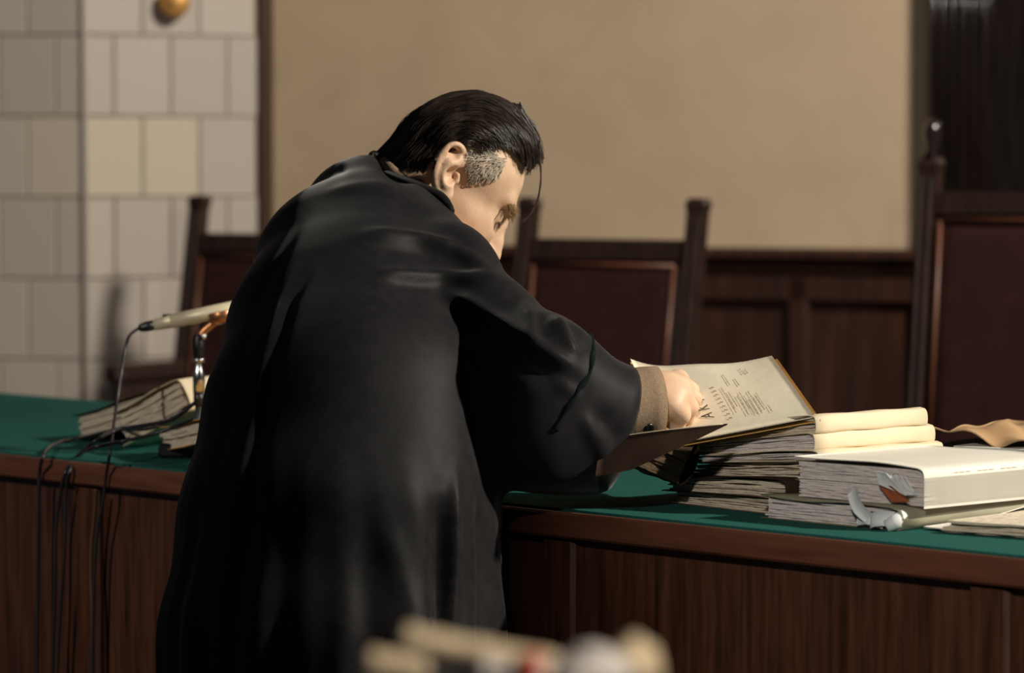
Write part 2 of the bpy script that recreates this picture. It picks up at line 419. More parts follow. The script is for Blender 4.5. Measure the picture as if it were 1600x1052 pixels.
# ================================================================ TILED STOVE
def stove():
    c = P(133, 300, 9.15); e = P(403, 300, 9.33)
    c.z = e.z = 0.2
    d1 = (e - c); d1.z = 0; L1 = d1.length; d1.normalize()
    n1 = Vector((-d1.y, d1.x, 0))                       # into the stove
    an = R(37)
    d0 = Vector((-d1.x * math.cos(an) + n1.x * math.sin(an), -d1.y * math.cos(an) + n1.y * math.sin(an), 0))
    n0 = Vector((-d0.y, d0.x, 0)) * -1
    t = thing('tiled_stove', 'tall pale tiled heating stove standing in the corner by the wall', 'stove', c)
    L0 = 0.62
    p = [c, c + d1 * L1, c + d1 * L1 + n1 * 0.26, c + d0 * L0 + n1 * 0.30, c + d0 * L0]
    b = B()
    g = 0.004
    cen = sum(p, Vector()) / 5
    q = [v + (cen - v).normalized() * g for v in p]
    V = [Vector((v.x, v.y, 0.2)) for v in q] + [Vector((v.x, v.y, 2.9)) for v in q]
    b.add(V, [[4, 3, 2, 1, 0], [5, 6, 7, 8, 9]] + [[i, (i + 1) % 5, (i + 1) % 5 + 5, i + 5] for i in range(5)])
    b.obj('core', 'grout', t, smooth=False)
    tiles = B(); shade = []
    rnd = random.Random(4)
    th = 0.1935; tw = 0.1435
    zc = CAMZ - (182.5 - 250) / FPX * 9.2               # joint seen at y = 182
    pale = {(1, 0, 0): 1, (1, 0, 1): 1, (1, 1, 3): 0.9, (1, 0, 3): 0.85}
    for face, (d, n, L, off) in enumerate(((d0, n0, L0, 0.02), (d1, n1, L1, 0.0))):
        out = -n if face else -n
        if out.y > 0: out = -out
        for r in range(-7, 8):
            z0 = zc - (r + 1) * th; z1 = z0 + th
            if z0 < 0.2: continue
            o = (0.0 if r % 2 == 0 else 0.5) * tw
            k = 0; s = -o
            if face == 0: s = -(tw - o) if o else 0.0
            while s < L:
                a = max(s, 0); e2 = min(s + tw, L)
                if e2 - a > 0.01:
                    gg = 0.0013; bv = 0.003; dep = 0.004
                    def T(u, v, w): return c + d * u + out * w + Vector((0, 0, v - c.z))
                    a2 = a + (gg if a > 0 else 0); b2 = e2 - gg
                    V = [T(a2, z0 + gg, -0.002), T(b2, z0 + gg, -0.002), T(b2, z1 - gg, -0.002), T(a2, z1 - gg, -0.002),
                         T(a2 + (bv if a > 0 else 0), z0 + gg + bv, dep), T(b2 - bv, z0 + gg + bv, dep), T(b2 - bv, z1 - gg - bv, dep), T(a2 + (bv if a > 0 else 0), z1 - gg - bv, dep)]
                    F = [[4, 5, 6, 7], [0, 1, 5, 4], [1, 2, 6, 5], [2, 3, 7, 6], [3, 0, 4, 7]]
                    if face == 0: F = [f[::-1] for f in F]
                    tiles.add(V, F)
                    sh = 0.2 + 0.45 * rnd.random()
                    if face == 1 and r == 0 and k in (0, 1): sh = 1.0
                    if face == 0 and r == 0 and k == 0: sh = 0.85
                    if face == 0 and r == 1 and k == 2: sh = 1.0
                    shade += [sh] * 5
                s += tw; k += 1
    o = tiles.obj('tiles', 'tile', t, smooth=False)
    a = o.data.attributes.new('tile_shade', 'FLOAT', 'FACE'); a.data.foreach_set('value', shade)
    b = B(); cc = c + Vector((0, 0, 0))
    b.tube([cc + Vector((0, -0.006, 0)), cc + Vector((0, -0.006, 2.7))], [0.007, 0.007], 10)
    b.obj('corner_bead', 'tile', t)
    # round brass flue cover
    f = P(272, 3, 9.2); b = B(); b.tube([f + Vector((0, 0.03, 0)), f + Vector((0, -0.012, 0)), f + Vector((0, -0.02, 0))], [0.036, 0.036, 0.03], 28)
    b.ball(f + Vector((0, -0.02, 0)), (0.012, 0.008, 0.012))
    b.obj('flue_cover', 'brass', t, label='round brass flue cover')
stove()

# ================================================================ CHAIRS
def chair(label, pos, rot, top, width=0.42, rail=None, panel_top=None, arms=True, finial=False, lean=13.0, z0=0.2):
    """pos: the middle of the back at seat height; rot: turn of the chair about z"""
    t = thing('courtroom_chair', label, 'chair', (pos[0], pos[1], z0), -rot, 'high-backed chairs behind the desk')
    hw = width / 2; tl = math.tan(R(lean)); sh = 0.46; H = top - z0
    def K(x, f, z):               # x across, f forward (towards the desk), z up; the back reclines above the seat
        return Vector((x, -f + max(z - sh, 0) * tl, z))
    for sx in (-1, 1):
        b = B(); x = sx * hw
        prof = [(-0.020, 0.016), (0.020, 0.016), (0.020, -0.016), (-0.020, -0.016)]
        zs = [0, sh, H - 0.03, H - 0.012, H]
        ww = [1, 1, 0.95, 1.12, 0.85]
        V = [K(x + p * k, q * k, z) for z, k in zip(zs, ww) for p, q in prof]
        F = [[4 * i + j, 4 * i + (j + 1) % 4, 4 * i + 4 + (j + 1) % 4, 4 * i + 4 + j] for i in range(4) for j in range(4)] + [[0, 3, 2, 1], [16, 17, 18, 19]]
        b.add(V, F)
        for dx in (-0.009, 0.009):
            b.tube([K(x + dx, 0.017, sh + 0.05), K(x + dx, 0.017, H - 0.04)], 0.006, 8)
        b.obj('back_post', 'chairwood', t, world=False, smooth=False)
        if finial:
            b = B(); b.tube([K(x, 0, H - 0.002), K(x, 0, H + 0.015), K(x, 0, H + 0.05), K(x, 0, H + 0.066), K(x, 0, H + 0.075)], [0.018, 0.012, 0.019, 0.014, 0.005], 14)
            b.obj('finial', 'doorwood', t, world=False)
    r = (rail if rail else H - 0.087)
    b = B(); x0 = hw - 0.024
    def railbox(b, zlo, zhi, d):
        V = [K(x, f, z) for z in (zlo, zhi) for x, f in ((-x0, d), (x0, d), (x0, -d), (-x0, -d))]
        b.add(V, [[0, 1, 5, 4], [1, 2, 6, 5], [2, 3, 7, 6], [3, 0, 4, 7], [4, 5, 6, 7], [0, 3, 2, 1]])
    railbox(b, r - 0.042, r, 0.016); b.obj('top_rail', 'chairwood', t, world=False, smooth=False)
    b = B(); railbox(b, sh + 0.04, sh + 0.09, 0.016); b.obj('lower_rail', 'chairwood', t, world=False, smooth=False)
    # upholstered back panel with a piped border
    pz1 = r - 0.042; pz0 = sh + 0.09; b = B()
    def pf(u, v):
        e = min(u, 1 - u, v, 1 - v); bul = 0.014 * min(1, e / 0.06) ** 0.5
        return K(-x0 + 2 * x0 * u, 0.004 + bul, pz0 + (pz1 - pz0) * v)
    b.grid(pf, 24, 24)
    b.grid(lambda u, v: K(-x0 + 2 * x0 * u, -0.008, pz1 + (pz0 - pz1) * v), 2, 2)
    pan = b.obj('back_panel', 'leather', t, world=False)
    b = B(); q = x0 - 0.012
    for a, c in (((-q, pz0 + .012), (-q, pz1 - .012)), ((-q, pz1 - .012), (q, pz1 - .012)), ((q, pz1 - .012), (q, pz0 + .012)), ((q, pz0 + .012), (-q, pz0 + .012))):
        b.tube([K(a[0], 0.018, a[1]), K(c[0], 0.018, c[1])], 0.005, 8)
    b.obj('piping', 'leatheredge', pan, world=False)
    b = B(); b.box((-hw, -0.44, sh - 0.07), (hw, 0.0, sh - 0.005), None, 0.008); b.obj('seat_frame', 'chairwood', t, world=False, smooth=False)
    b = B(); b.box((-hw + 0.02, -0.43, sh - 0.02), (hw - 0.02, -0.02, sh + 0.04), None, 0.02); b.obj('seat', 'leather', t, world=False)
    for sx in (-1, 1):
        b = B(); x = sx * (hw - 0.005)
        b.box((x - 0.022, -0.44, 0), (x + 0.022, -0.395, sh - 0.07), None, 0.004); b.obj('front_leg', 'chairwood', t, world=False, smooth=False)
        if arms:
            b = B(); b.box((x - 0.028, -0.23, 0.632), (x + 0.028, 0.03, 0.675), None, 0.01); ar = b.obj('armrest', 'chairwood', t, world=False, smooth=False)
            b = B(); b.box((x - 0.014, -0.215, sh - 0.02), (x + 0.014, 0.0, 0.634), None, 0.004); b.obj('arm_panel', 'chairwood', ar, world=False, smooth=False)
    return t
CR = R(35)
cw, sw = math.cos(CR), math.sin(CR)
def chair_at(px_left_top, py_top, Y, width, label, lean=9.0, **kw):
    p = P(px_left_top, py_top, Y)                       # the top of the left post
    H = p.z - 0.2; off = (H - 0.46) * math.tan(R(lean))
    cx = p.x + width / 2 * cw - off * sw; cy = p.y - width / 2 * sw - off * cw
    return chair(label, (cx, cy), CR, p.z, width, lean=lean, **kw)
chair_at(829, 308, 8.2, 0.425, 'high-backed oxblood leather chair behind the desk, its right post beside the open cream file')
chair_at(313, 305, 8.9, 0.425, 'high-backed oxblood leather chair with armrest between the tiled stove and the gowned man')
chair_at(1456, 246, 7.5, 0.52, 'tallest and darkest high-backed chair, with post finials, at the right edge before the door', rail=1.073, finial=True, arms=False, lean=5.5)

# ================================================================ DESK
DZ = 0.92
A0 = G(0, 707, DZ); A1 = G(1600, 871, DZ)
DU = (A1 - A0); DU.z = 0; DU.normalize(); DN = Vector((-DU.y, DU.x, 0))
if DN.y < 0: DN = -DN
A2 = G(0, 613, DZ); DEP = (A2 - A0).dot(DN)
def D(s, t, z): return A0 + DU * s + DN * t + Vector((0, 0, z - DZ))
S0, S1 = -1.2, (A1 - A0).length + 0.5
def dbox(b, s0, s1, t0, t1, z0, z1, bev=0.0): return b.box((s0, t0, z0), (s1, t1, z1), lambda v: D(v.x, v.y, v.z), bev)
desk = thing('court_desk', 'long dark wooden court desk topped with green felt', 'desk', D(S0, 0, 0))
b = dbox(B(), S0, S1, 0.0, DEP, DZ - 0.034, DZ - 0.003, 0.003); b.obj('top_board', 'trimwood', desk, smooth=False)
b = dbox(B(), S0 + 0.01, S1 - 0.01, 0.012, DEP - 0.012, DZ - 0.004, DZ); b.obj('felt_top', 'felt', desk, smooth=False, label='green felt covering')
b = B(); dbox(b, S0 + 0.03, S1 - 0.03, 0.035, DEP - 0.03, 0.0, DZ - 0.034); b.obj('carcass', 'deskwood', desk, smooth=False)
def s_at(px, z=0.8):
    a = ray(px, 800); # intersect the front plane
    q = (A0 + DN * 0.03); t = q.dot(DN) / Vector((a.x, a.y, 0)).dot(DN); v = Vector((a.x * t, a.y * t, DZ)); return (v - A0).dot(DU)
edges = [S0 + 0.03, s_at(-330), s_at(150) , s_at(520), s_at(888), s_at(1560), S1 - 0.03]
for i, s in enumerate(edges):
    b = dbox(B(), s - 0.028, s + 0.028, 0.012, 0.036, 0.10, DZ - 0.034, 0.005); b.obj('stile', 'deskwood', desk, smooth=False)
for i in range(len(edges) - 1):
    s0, s1 = edges[i] + 0.028, edges[i + 1] - 0.028
    b = B(); dbox(b, s0, s1, 0.024, 0.038, 0.10, DZ - 0.036)
    b.obj('panel', 'deskwood', desk, smooth=False)
b = dbox(B(), S0 + 0.03, S1 - 0.03, 0.02, 0.06, 0.0, 0.105, 0.004); b.obj('plinth', 'darkwood', desk, smooth=False)

# ================================================================ THE FILES
def slabs(rnd, w, l, th, n, rag=0.004, thin=0.0, wave=0.002, tilt=0.0):
    """loose paper sheaves stacked; x from -w (open edge) to 0 (spine), y from 0 (near) to l"""
    b = B(); z = 0.0; hs = [rnd.uniform(0.6, 1.4) for _ in range(n)]; k = th / sum(hs)
    ph = rnd.uniform(0, 6)
    for i, h in enumerate(hs):
        h *= k
        x0 = -w + rnd.uniform(0, rag * 1.5); x1 = -rnd.uniform(0.001, rag * 0.6); y0 = rnd.uniform(0, rag); y1 = l - rnd.uniform(0, rag)
        nx = 14; f = z / th; f2 = (z + h * 0.93) / th
        p2 = rnd.uniform(0, 6); am = wave * rnd.uniform(0.4, 1.2)
        def Z(x, ff, lev):
            u = (x + w) / w
            s = 1 - thin * (1 - u) ** 1.3
            return lev * s + am * 0.5 * math.sin(u * 9 + p2) * min(1, ff * 1.5) * (1 if 0 < ff < 0.98 else 0.3)
        V = []; F = []
        for j in range(nx + 1):
            x = x0 + (x1 - x0) * j / nx
            yj = y0 + 0.0008 * math.sin(j * 1.9 + p2)
            a = Z(x, f, z); c = max(Z(x, f, z) + h * 0.5 * (1 - thin * (1 - j / nx)), Z(x, f2, z + h * 0.93))
            V += [(x, yj, a), (x, yj, c), (x, y1, c), (x, y1, a)]
        for j in range(nx):
            for q in range(4):
                F.append([4 * j + q, 4 * j + 4 + q, 4 * j + 4 + (q + 1) % 4, 4 * j + (q + 1) % 4])
        F.append([0, 1, 2, 3]); F.append([4 * nx + 3, 4 * nx + 2, 4 * nx + 1, 4 * nx])
        b.add(V, F); z += h
    return b
def cover(w, l, th, thin=0.0, over=0.004, t=0.0012, top=True, bottom=True, bulge=0.5, curl=0.0, wave=0.0015):
    """a folded cover round the spine"""
    prof = []
    rr = th * bulge * 0.5
    if bottom:
        prof += [(-w - over, 0.0), (-w * 0.5, 0.0), (-0.006, 0.0)]
    for i in range(9):
        a = -math.pi / 2 + math.pi * i / 8
        prof.append((0.0005 + rr * math.cos(a) * 0.7, th / 2 + (th / 2) * math.sin(a)))
    if top:
        for i in range(9):
            u = i / 8
            x = -0.006 - (w + over - 0.006) * u
            prof.append((x, th * (1 - thin * max(u - 0.02, 0) ** 1.3) + 0.0014 + wave * math.sin(u * 7) * u + curl * max(0, u - 0.55) ** 2))
    n = len(prof); b = B(); ny = 8
    def N(i):
        a = prof[max(i - 1, 0)]; c = prof[min(i + 1, n - 1)]; d = Vector((c[0] - a[0], 0, c[1] - a[1])).normalized(); return Vector((d.z, 0, -d.x))
    V = []
    for k in range(ny + 1):
        y = -0.003 + (l + 0.006) * k / ny
        for i, (x, z) in enumerate(prof):
            V.append(Vector((x, y, z)) + Vector((0, 0, 0.0006 * math.sin(k * 1.7 + i))))
    V2 = [v + N(i % n) * t for i, v in enumerate(V)]
    F = []
    m = n * (ny + 1)
    for k in range(ny):
        for i in range(n - 1):
            q = [k * n + i, k * n + i + 1, (k + 1) * n + i + 1, (k + 1) * n + i]
            F += [q, [j + m for j in q[::-1]]]
    for i in range(n - 1):
        F += [[i, i + m, i + 1 + m, i + 1], [ny * n + i, ny * n + i + 1, ny * n + i + 1 + m, ny * n + i + m]]
    for k in range(ny):
        F += [[k * n, (k + 1) * n, (k + 1) * n + m, k * n + m], [k * n + n - 1, k * n + n - 1 + m, (k + 1) * n + n - 1 + m, (k + 1) * n + n - 1]]
    b.add(V + V2, F); return b
GS = 'case files piled under the open cream file'
def case_file(seed, label, corner, th_deg, w, l, th, pages='pages', cov='cream', n=8, thin=0.0, group=GS, top=True, bottom=True, tilt=None, curl=0.0, rag=0.004, wave=0.002, bulge=0.5, name='case_file'):
    rnd = random.Random(seed)
    rot = (tilt[0] if tilt else 0, tilt[1] if tilt else 0, -R(th_deg))
    t = thing(name, label, 'file', corner, group=group, rot=rot)
    slabs(rnd, w, l, th, n, rag=rag, thin=thin, wave=wave).obj('pages', pages, t, world=False, smooth=False)
    if cov:
        cover(w, l, th, thin, top=top, bottom=bottom, curl=curl, bulge=bulge).obj('cover', cov, t, world=False)
    return t
def C3(px, Y, z):
    return Vector(((px - 800) / FPX * Y, Y, z))
z = DZ + 0.001; drop = 0.0
for seed, lab, px_, Y_, ang_, w_, l_, th_, pg, cv_, n_, kw in (
    (1, 'thin worn file lying on the felt, lowest of the pile beside the brown-spined file', 1216, 4.475, 54, 0.195, 0.20, 0.0165, 'pages', 'worn', 6, dict(rag=0.007, thin=0.2, bulge=0.4)),
    (2, 'worn file with a dark brown spine, second from the bottom of the pile', 1226, 4.47, 50, 0.205, 0.21, 0.020, 'pages', 'brown', 7, dict(rag=0.006, bulge=0.8, thin=0.25)),
    (3, 'ragged coverless file sticking out right, fourth from the top of the pile', 1277, 4.46, 50, 0.222, 0.20, 0.0205, 'pages', 'worn', 8, dict(rag=0.008, wave=0.003, thin=0.3, bulge=0.5)),
    (4, 'file with the lowest of the three cream spines in the pile', 1279, 4.46, 48, 0.215, 0.212, 0.0098, 'pageslight', 'cream', 6, dict(rag=0.005, wave=0.002, thin=0.35)),
    (5, 'file with the middle of the three cream spines in the pile', 1273, 4.47, 47, 0.213, 0.208, 0.018, 'pageslight', 'cream', 8, dict(rag=0.005, wave=0.002, thin=0.40)),
    (6, 'file with the topmost of the three cream spines, under the typed sheet', 1275, 4.47, 46, 0.208, 0.196, 0.0185, 'pages', 'cream', 8, dict(rag=0.004, thin=0.5))):
    case_file(seed, lab, C3(px_, Y_, z), ang_, w_, l_, th_, pg, cv_, n_, tilt=(0, -math.asin(drop / w_)), **kw)
    z += th_ + (0.0022 if cv_ == 'cream' else 0.0024); drop += th_ * kw['thin']
ZT = z + 0.022
# ---- the open file with its typed cover sheet
def open_file():
    P1 = P(1273, 651, 4.47); P2 = P(1206, 556, 4.68); P3 = P(985, 561, 4.76); P4 = P(1046, 694, 4.56)
    t = thing('open_case_file', 'open file with typed cream cover sheet under the man\'s hand', 'file', (P4.x, P4.y, DZ + 0.09))
    def S(u, v):
        p = P4.lerp(P1, u).lerp(P3.lerp(P2, u), v)
        return p + Vector((0, 0, -0.010 * math.sin(math.pi * u) * v * v - 0.004 * math.sin(u * 9) * v * v * (1 - u)))
    b = B(); b.grid(S, 24, 20, thick=(0, 0, -0.0012)); sh = b.obj('cover_sheet', 'typed', t, label='cream typed cover sheet')
    def S2(u, v):
        return S(u, v) + Vector((0.007 * u, 0.003 * v, -0.004))
    b = B(); b.grid(S2, 24, 20, thick=(0, 0, -0.0015)); b.obj('backing_cover', 'orange', t, label='orange backing cover')
    # loose sheaves underneath that prop the sheet up
    b = B()
    for k in range(7):
        f = 0.12 + k * 0.12
        def U(u, v, f=f):
            q = S(u * 0.9 + 0.03, 0.30 + v * 0.62)
            return Vector((q.x, q.y, 1.0 * f + (q.z - 0.010) * (1 - f)))
        b.grid(U, 12, 10, thick=(0, 0, -0.003))
    b.obj('pages', 'pages', t)
    # typed title and lines
    nrm = (P1 - P4).cross(P3 - P4).normalized()
    if nrm.z < 0: nrm = -nrm
    LU = (P1 - P4).length; LV = (P2 - P1).length
    def lay(tx, ty, u0, v0):
        return S(u0 - ty / LU, v0 + tx / LV) + nrm * 0.0006 + Vector((0, 0, 0.0003))
    cu = bpy.data.curves.new('title', 'FONT'); cu.body = 'AKTA'; cu.size = 0.024; cu.space_character = 1.65; cu.resolution_u = 3
    tmp = bpy.data.objects.new('tmp', cu); COL.objects.link(tmp)
    dg = bpy.context.evaluated_depsgraph_get(); me = bpy.data.meshes.new_from_object(tmp.evaluated_get(dg))
    V = [lay(v.co.x, v.co.y, 0.375, 0.205) for v in me.vertices]; F = [list(p.vertices) for p in me.polygons]
    bpy.data.objects.remove(tmp); bpy.data.curves.remove(cu); bpy.data.meshes.remove(me)
    mesh('title_text', V, F, 'ink', sh, smooth=False)
    rnd = random.Random(9); b = B()
    def stroke(u, v0, v1, h=0.0016):
        x = 0.0; L = (v1 - v0) * LV
        while x < L:
            wd = rnd.uniform(0.0015, 0.006)
            q = [lay(x, -h / 2, u, v0), lay(min(x + wd, L), -h / 2, u, v0), lay(min(x + wd, L), h / 2, u, v0), lay(x, h / 2, u, v0)]
            b.add(q, [[0, 1, 2, 3]]); x += wd + rnd.uniform(0.0008, 0.002)
    x = 0
    for k in range(9):                                  # spaced subtitle
        v = 0.16 + k * 0.055
        q = [lay(0, -0.0022, 0.475, v), lay(0.0035, -0.0022, 0.475, v), lay(0.0035, 0.0022, 0.475, v), lay(0, 0.0022, 0.475, v)]
        b.add(q, [[0, 1, 2, 3]])
    for i, (u, v0, v1) in enumerate(((0.53, 0.22, 0.60), (0.56, 0.30, 0.52), (0.60, 0.17, 0.45), (0.63, 0.25, 0.50), (0.66, 0.16, 0.38), (0.69, 0.16, 0.50), (0.72, 0.20, 0.42), (0.60, 0.62, 0.80), (0.66, 0.60, 0.72), (0.74, 0.78, 0.88), (0.77, 0.78, 0.86), (0.76, 0.16, 0.26))):
        stroke(u, v0, v1)
    b.obj('typed_lines', 'fade', sh, smooth=False)
    b = B(); n = 0
    for u, v0, v1 in ((0.645, 0.17, 0.44), (0.735, 0.26, 0.46)):
        q = [lay(0, -0.0004, u, v0), lay((v1 - v0) * LV, -0.0004, u, v0), lay((v1 - v0) * LV, 0.0004, u, v0), lay(0, 0.0004, u, v0)]
        b.add(q, [[0, 1, 2, 3]])
    b.obj('ruled_lines', 'fade', sh, smooth=False)
open_file()
# ---- lifted cover under the cuff; its underside's shade is in the dark colour
def flap():
    t = thing('lifted_file_cover', 'stiff brown file cover with painted-in shade, lifted to a sharp point below the jacket cuff', 'file', P(960, 735, 4.50))
    top = [P(938, 690, 4.50), P(985, 680, 4.485), P(1040, 673, 4.47), P(1090, 668, 4.455), P(1137, 663, 4.44)]
    bot = [P(930, 745, 4.44), P(985, 735, 4.425), P(1035, 712, 4.42), P(1085, 689, 4.43), P(1136, 664.5, 4.439)]
    def S(u, v):
        k = u * 4; i = min(int(k), 3); f = k - i
        return top[i].lerp(top[i + 1], f).lerp(bot[i].lerp(bot[i + 1], f), v)
    b = B(); b.grid(S, 20, 6, thick=(0.0, 0.0014, 0.0006)); b.obj('cover', 'brown', t)
    b = B(); b.tube([S(0.02 + 0.94 * i / 10, 0) + Vector((0, 0, 0.0006)) for i in range(11)], 0.0007, 6); b.obj('page_edge', 'cream', t)
flap()
# ---- dark file under the arm, left of the pile
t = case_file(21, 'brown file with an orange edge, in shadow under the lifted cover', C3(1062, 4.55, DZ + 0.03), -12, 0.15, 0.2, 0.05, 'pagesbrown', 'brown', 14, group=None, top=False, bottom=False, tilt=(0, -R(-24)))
b = B(); b.tube([Vector((-0.055, -0.006, 0.054)), Vector((-0.018, -0.006, 0.053))], 0.0012, 6); b.obj('orange_edge', 'orange', t, world=False)
# ---- white bound volume with tabs on a grey-green folder
def white_volume():
    c = C3(1447, 4.285, DZ + 0.027)
    t = thing('bound_volume', 'thick white-covered volume of pale pages with coloured tabs, on the grey-green folder', 'file', c, -R(46))
    w, l, th = 0.190, 0.235, 0.0405
    slabs(random.Random(31), w, l, th, 24, rag=0.0025, wave=0.0006).obj('pages', 'pageslight', t, world=False, smooth=False)
    # cover: spine face and a top sheet that curls up and overhangs to the left
    b = B()
    prof = [(0.0035, -0.001)] + [(0.004, 0.001 + (th - 0.008) * i / 6) for i in range(7)] + [(0.0035, th - 0.004), (0.0022, th - 0.001), (-0.0005, th + 0.0012), (-0.006, th + 0.003)]
    for i in range(1, 13):
        u = i / 12; prof.append((-0.006 - 0.185 * u, th + 0.003 - 0.001 * u + 0.004 * math.sin(u * 4.0) + 0.019 * max(0, u - 0.45) ** 1.6))
    n = len(prof)
    def S(u, v):
        k = u * (n - 1); i = min(int(k), n - 2); f = k - i
        x = prof[i][0] * (1 - f) + prof[i + 1][0] * f; zz = prof[i][1] * (1 - f) + prof[i + 1][1] * f
        return Vector((x, -0.006 + (l + 0.01) * v, zz))
    b.grid(S, n - 1, 10, thick=(0.0, 0.0, -0.001)); b.obj('cover', 'white', t, world=False)
    rnd = random.Random(3)
    b = B()
    for k in range(7):
        y = -0.018 + 0.0022 * k
        q = [(-0.056 + .005 * k, y, 0.0375 - .0006 * k), (-0.040 + .0048 * k, y - 0.002, 0.0365 - .0034 * k), (-0.016 + .0016 * k, y + 0.004, 0.0125), (-0.054 + .005 * k, y + 0.002, 0.0225 - .001 * k)]
        b.add([Vector(v) for v in q] + [Vector(v) + Vector((0.0006, 0.0008, 0)) for v in q], [[0, 1, 2, 3], [7, 6, 5, 4], [0, 4, 5, 1], [1, 5, 6, 2], [2, 6, 7, 3], [3, 7, 4, 0]])
    b.obj('paper_tabs', 'ribbon', t, world=False, smooth=False, label='fanned white paper tabs')
    b = B(); q = [(-0.060, -0.010, 0.0215), (-0.034, -0.018, 0.0225), (-0.010, -0.014, 0.0065), (-0.040, -0.010, 0.0035)]
    b.add([Vector(v) for v in q] + [Vector(v) + Vector((0, 0.002, -0.0012)) for v in q], [[0, 1, 2, 3], [7, 6, 5, 4], [0, 4, 5, 1], [1, 5, 6, 2], [2, 6, 7, 3], [3, 7, 4, 0]])
    b.obj('rust_tab', 'rust', t, world=False, smooth=False, label='rust coloured card tab')
    b = B()
    for k in range(16):
        x = -0.045 + 0.012 * 0 ; v = 0.05 + k * 0.010
        uu = 0.52 + 0.02 * math.sin(k)
        p = S(0.33, v / l) + Vector((0, 0, 0.0004))
        if k % 4 != 3: b.box((p.x - 0.0007, p.y, p.z + 0.0002), (p.x + 0.0007, p.y + 0.008, p.z + 0.0006))
    b.obj('pencil_marks', 'fade', t, world=False, smooth=False)
white_volume()
t = case_file(41, 'grey-green folder tied with white tape, on felt under the white volume', C3(1402, 4.285, DZ + 0.001), 48, 0.205, 0.25, 0.023, 'pageslight', 'olive', 8, group=None, bulge=1.3, rag=0.004, name='tied_folder')
b = B()
def ribbon(b, pts, wd, side):
    pts = spline(pts, 5); side = Vector(side)
    b.grid(lambda u, v: pts[min(int(round(u * (len(pts) - 1))), len(pts) - 1)] + side * (wd * (v - 0.5)), len(pts) - 1, 2, thick=(0.0004, -0.0006, 0.0004))
ribbon(b, [(-0.024, -0.007, 0.006), (-0.034, -0.016, 0.016), (-0.044, -0.018, 0.026), (-0.056, -0.012, 0.041)], 0.019, (0.75, 0, 0.5))
ribbon(b, [(-0.012, -0.008, 0.006), (-0.030, -0.013, 0.010), (-0.040, -0.010, 0.009), (-0.052, -0.008, 0.007)], 0.011, (0, 0.1, 1))
ribbon(b, [(-0.030, -0.010, 0.002), (-0.022, -0.016, 0.010), (-0.008, -0.014, 0.013), (0.001, -0.004, 0.012)], 0.017, (0.1, 0.0, 1))
b.tube([(-0.004, -0.012, 0.004), (0.004, -0.004, 0.010), (0.006, 0.006, 0.018)], [0.007, 0.009, 0.006], 12)
b.obj('tape', 'ribbon', t, world=False, label='white tape tied in a bow')
b = B()
b.grid(lambda u, v: Vector((0.014 + 0.03 * v + 0.004 * math.sin(u * 5), 0.03 + 0.215 * u, 0.003 + 0.016 * v * u + 0.010 * u)), 10, 3, thick=(0, 0, -0.0012))
b.obj('loose_sheet', 'white', t, world=False, label='pale loose sheet slipping out')
# ---- thin sheaf at the right edge, near side
case_file(51, 'thin sheaf of pages at the near right desk edge, right of the tied folder', C3(1712, 4.13, DZ + 0.001), 40, 0.205, 0.2, 0.014, 'pages', None, 6, group=None, rag=0.012, wave=0.004)
# ---- crumpled brown folders at the right, far side
def crumpled():
    c = C3(1640, 4.72, DZ + 0.001)
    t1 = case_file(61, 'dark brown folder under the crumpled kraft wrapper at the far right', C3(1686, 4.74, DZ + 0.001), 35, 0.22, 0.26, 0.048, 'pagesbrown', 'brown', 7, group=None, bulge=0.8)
    t = thing('crumpled_wrapper', 'crumpled kraft paper wrapper lying on dark folder at the far right', 'wrapper', C3(1686, 4.74, DZ + 0.0515), -R(35))
    rnd = random.Random(8)
    def S(u, v):
        x = -0.225 + 0.24 * u; y = -0.004 + 0.25 * v
        zz = 0.004 + 0.012 * (1 - u) ** 3 + 0.0055 * math.sin(u * 11 + v * 5) * math.sin(v * 9 + 1.2) + 0.011 * math.exp(-((u - 0.30) / 0.12) ** 2) + 0.016 * max(0, u - 0.62) + 0.003 * math.sin(23 * u + 17 * v)
        return Vector((x, y + 0.004 * math.sin(19 * u), zz + 0.004))
    b = B(); b.grid(S, 46, 30, thick=(0, 0, -0.0014)); b.obj('wrapper', 'kraft', t, world=False)
    b = B(); b.box((-0.17, -0.008, 0.0), (0.0, 0.15, 0.0035), None, 0.001); b.obj('white_sheet', 'white', t, world=False, smooth=False, label='white sheet edge')
crumpled()
# ---- tilted bundles on the left
GL = 'worn file bundles leaning on the felt at the left'
def bundle(seed, label, px, py, Y, w, l, th, ang, tilt, pages, cov, n):
    c = P(px, py, Y)
    return case_file(seed, label, c, ang, w, l, th, pages, cov, n, group=GL, tilt=(0, -R(tilt)), rag=0.006, wave=0.002, bulge=0.4)
def lean(seed, label, pl, pr, Yl, Yr, th, l, pages, cov, n):
    """a bundle whose near face runs between two picture points along its underside"""
    a = P(pl[0], pl[1], Yl); c = P(pr[0], pr[1], Yr)
    d = c - a; hd = math.hypot(d.x, d.y); w = d.length
    t = thing('leaning_file', label, 'file', c, group=GL, rot=(0, math.atan2(-d.z, hd), math.atan2(d.y, d.x)))
    slabs(random.Random(seed), w, l, th, n, rag=0.006, wave=0.0025).obj('pages', pages, t, world=False, smooth=False)
    if cov: cover(w, l, th, 0, bulge=0.3).obj('cover', cov, t, world=False)
    return t
lean(71, 'worn bundle of pages furthest left on the desk, its low end towards the stove', (124, 690), (243, 652), 5.68, 5.56, 0.036, 0.21, 'pages', 'brown', 9)
lean(72, 'leaning bundle with a cream cover, in the middle of the left pile', (197, 694), (298, 640), 5.46, 5.42, 0.046, 0.20, 'pages', 'cream', 9)
lean(73, 'short worn bundle beside the microphone stand, nearest on the left', (250, 705), (330, 690), 5.36, 5.22, 0.030, 0.18, 'pages', 'orange', 6)

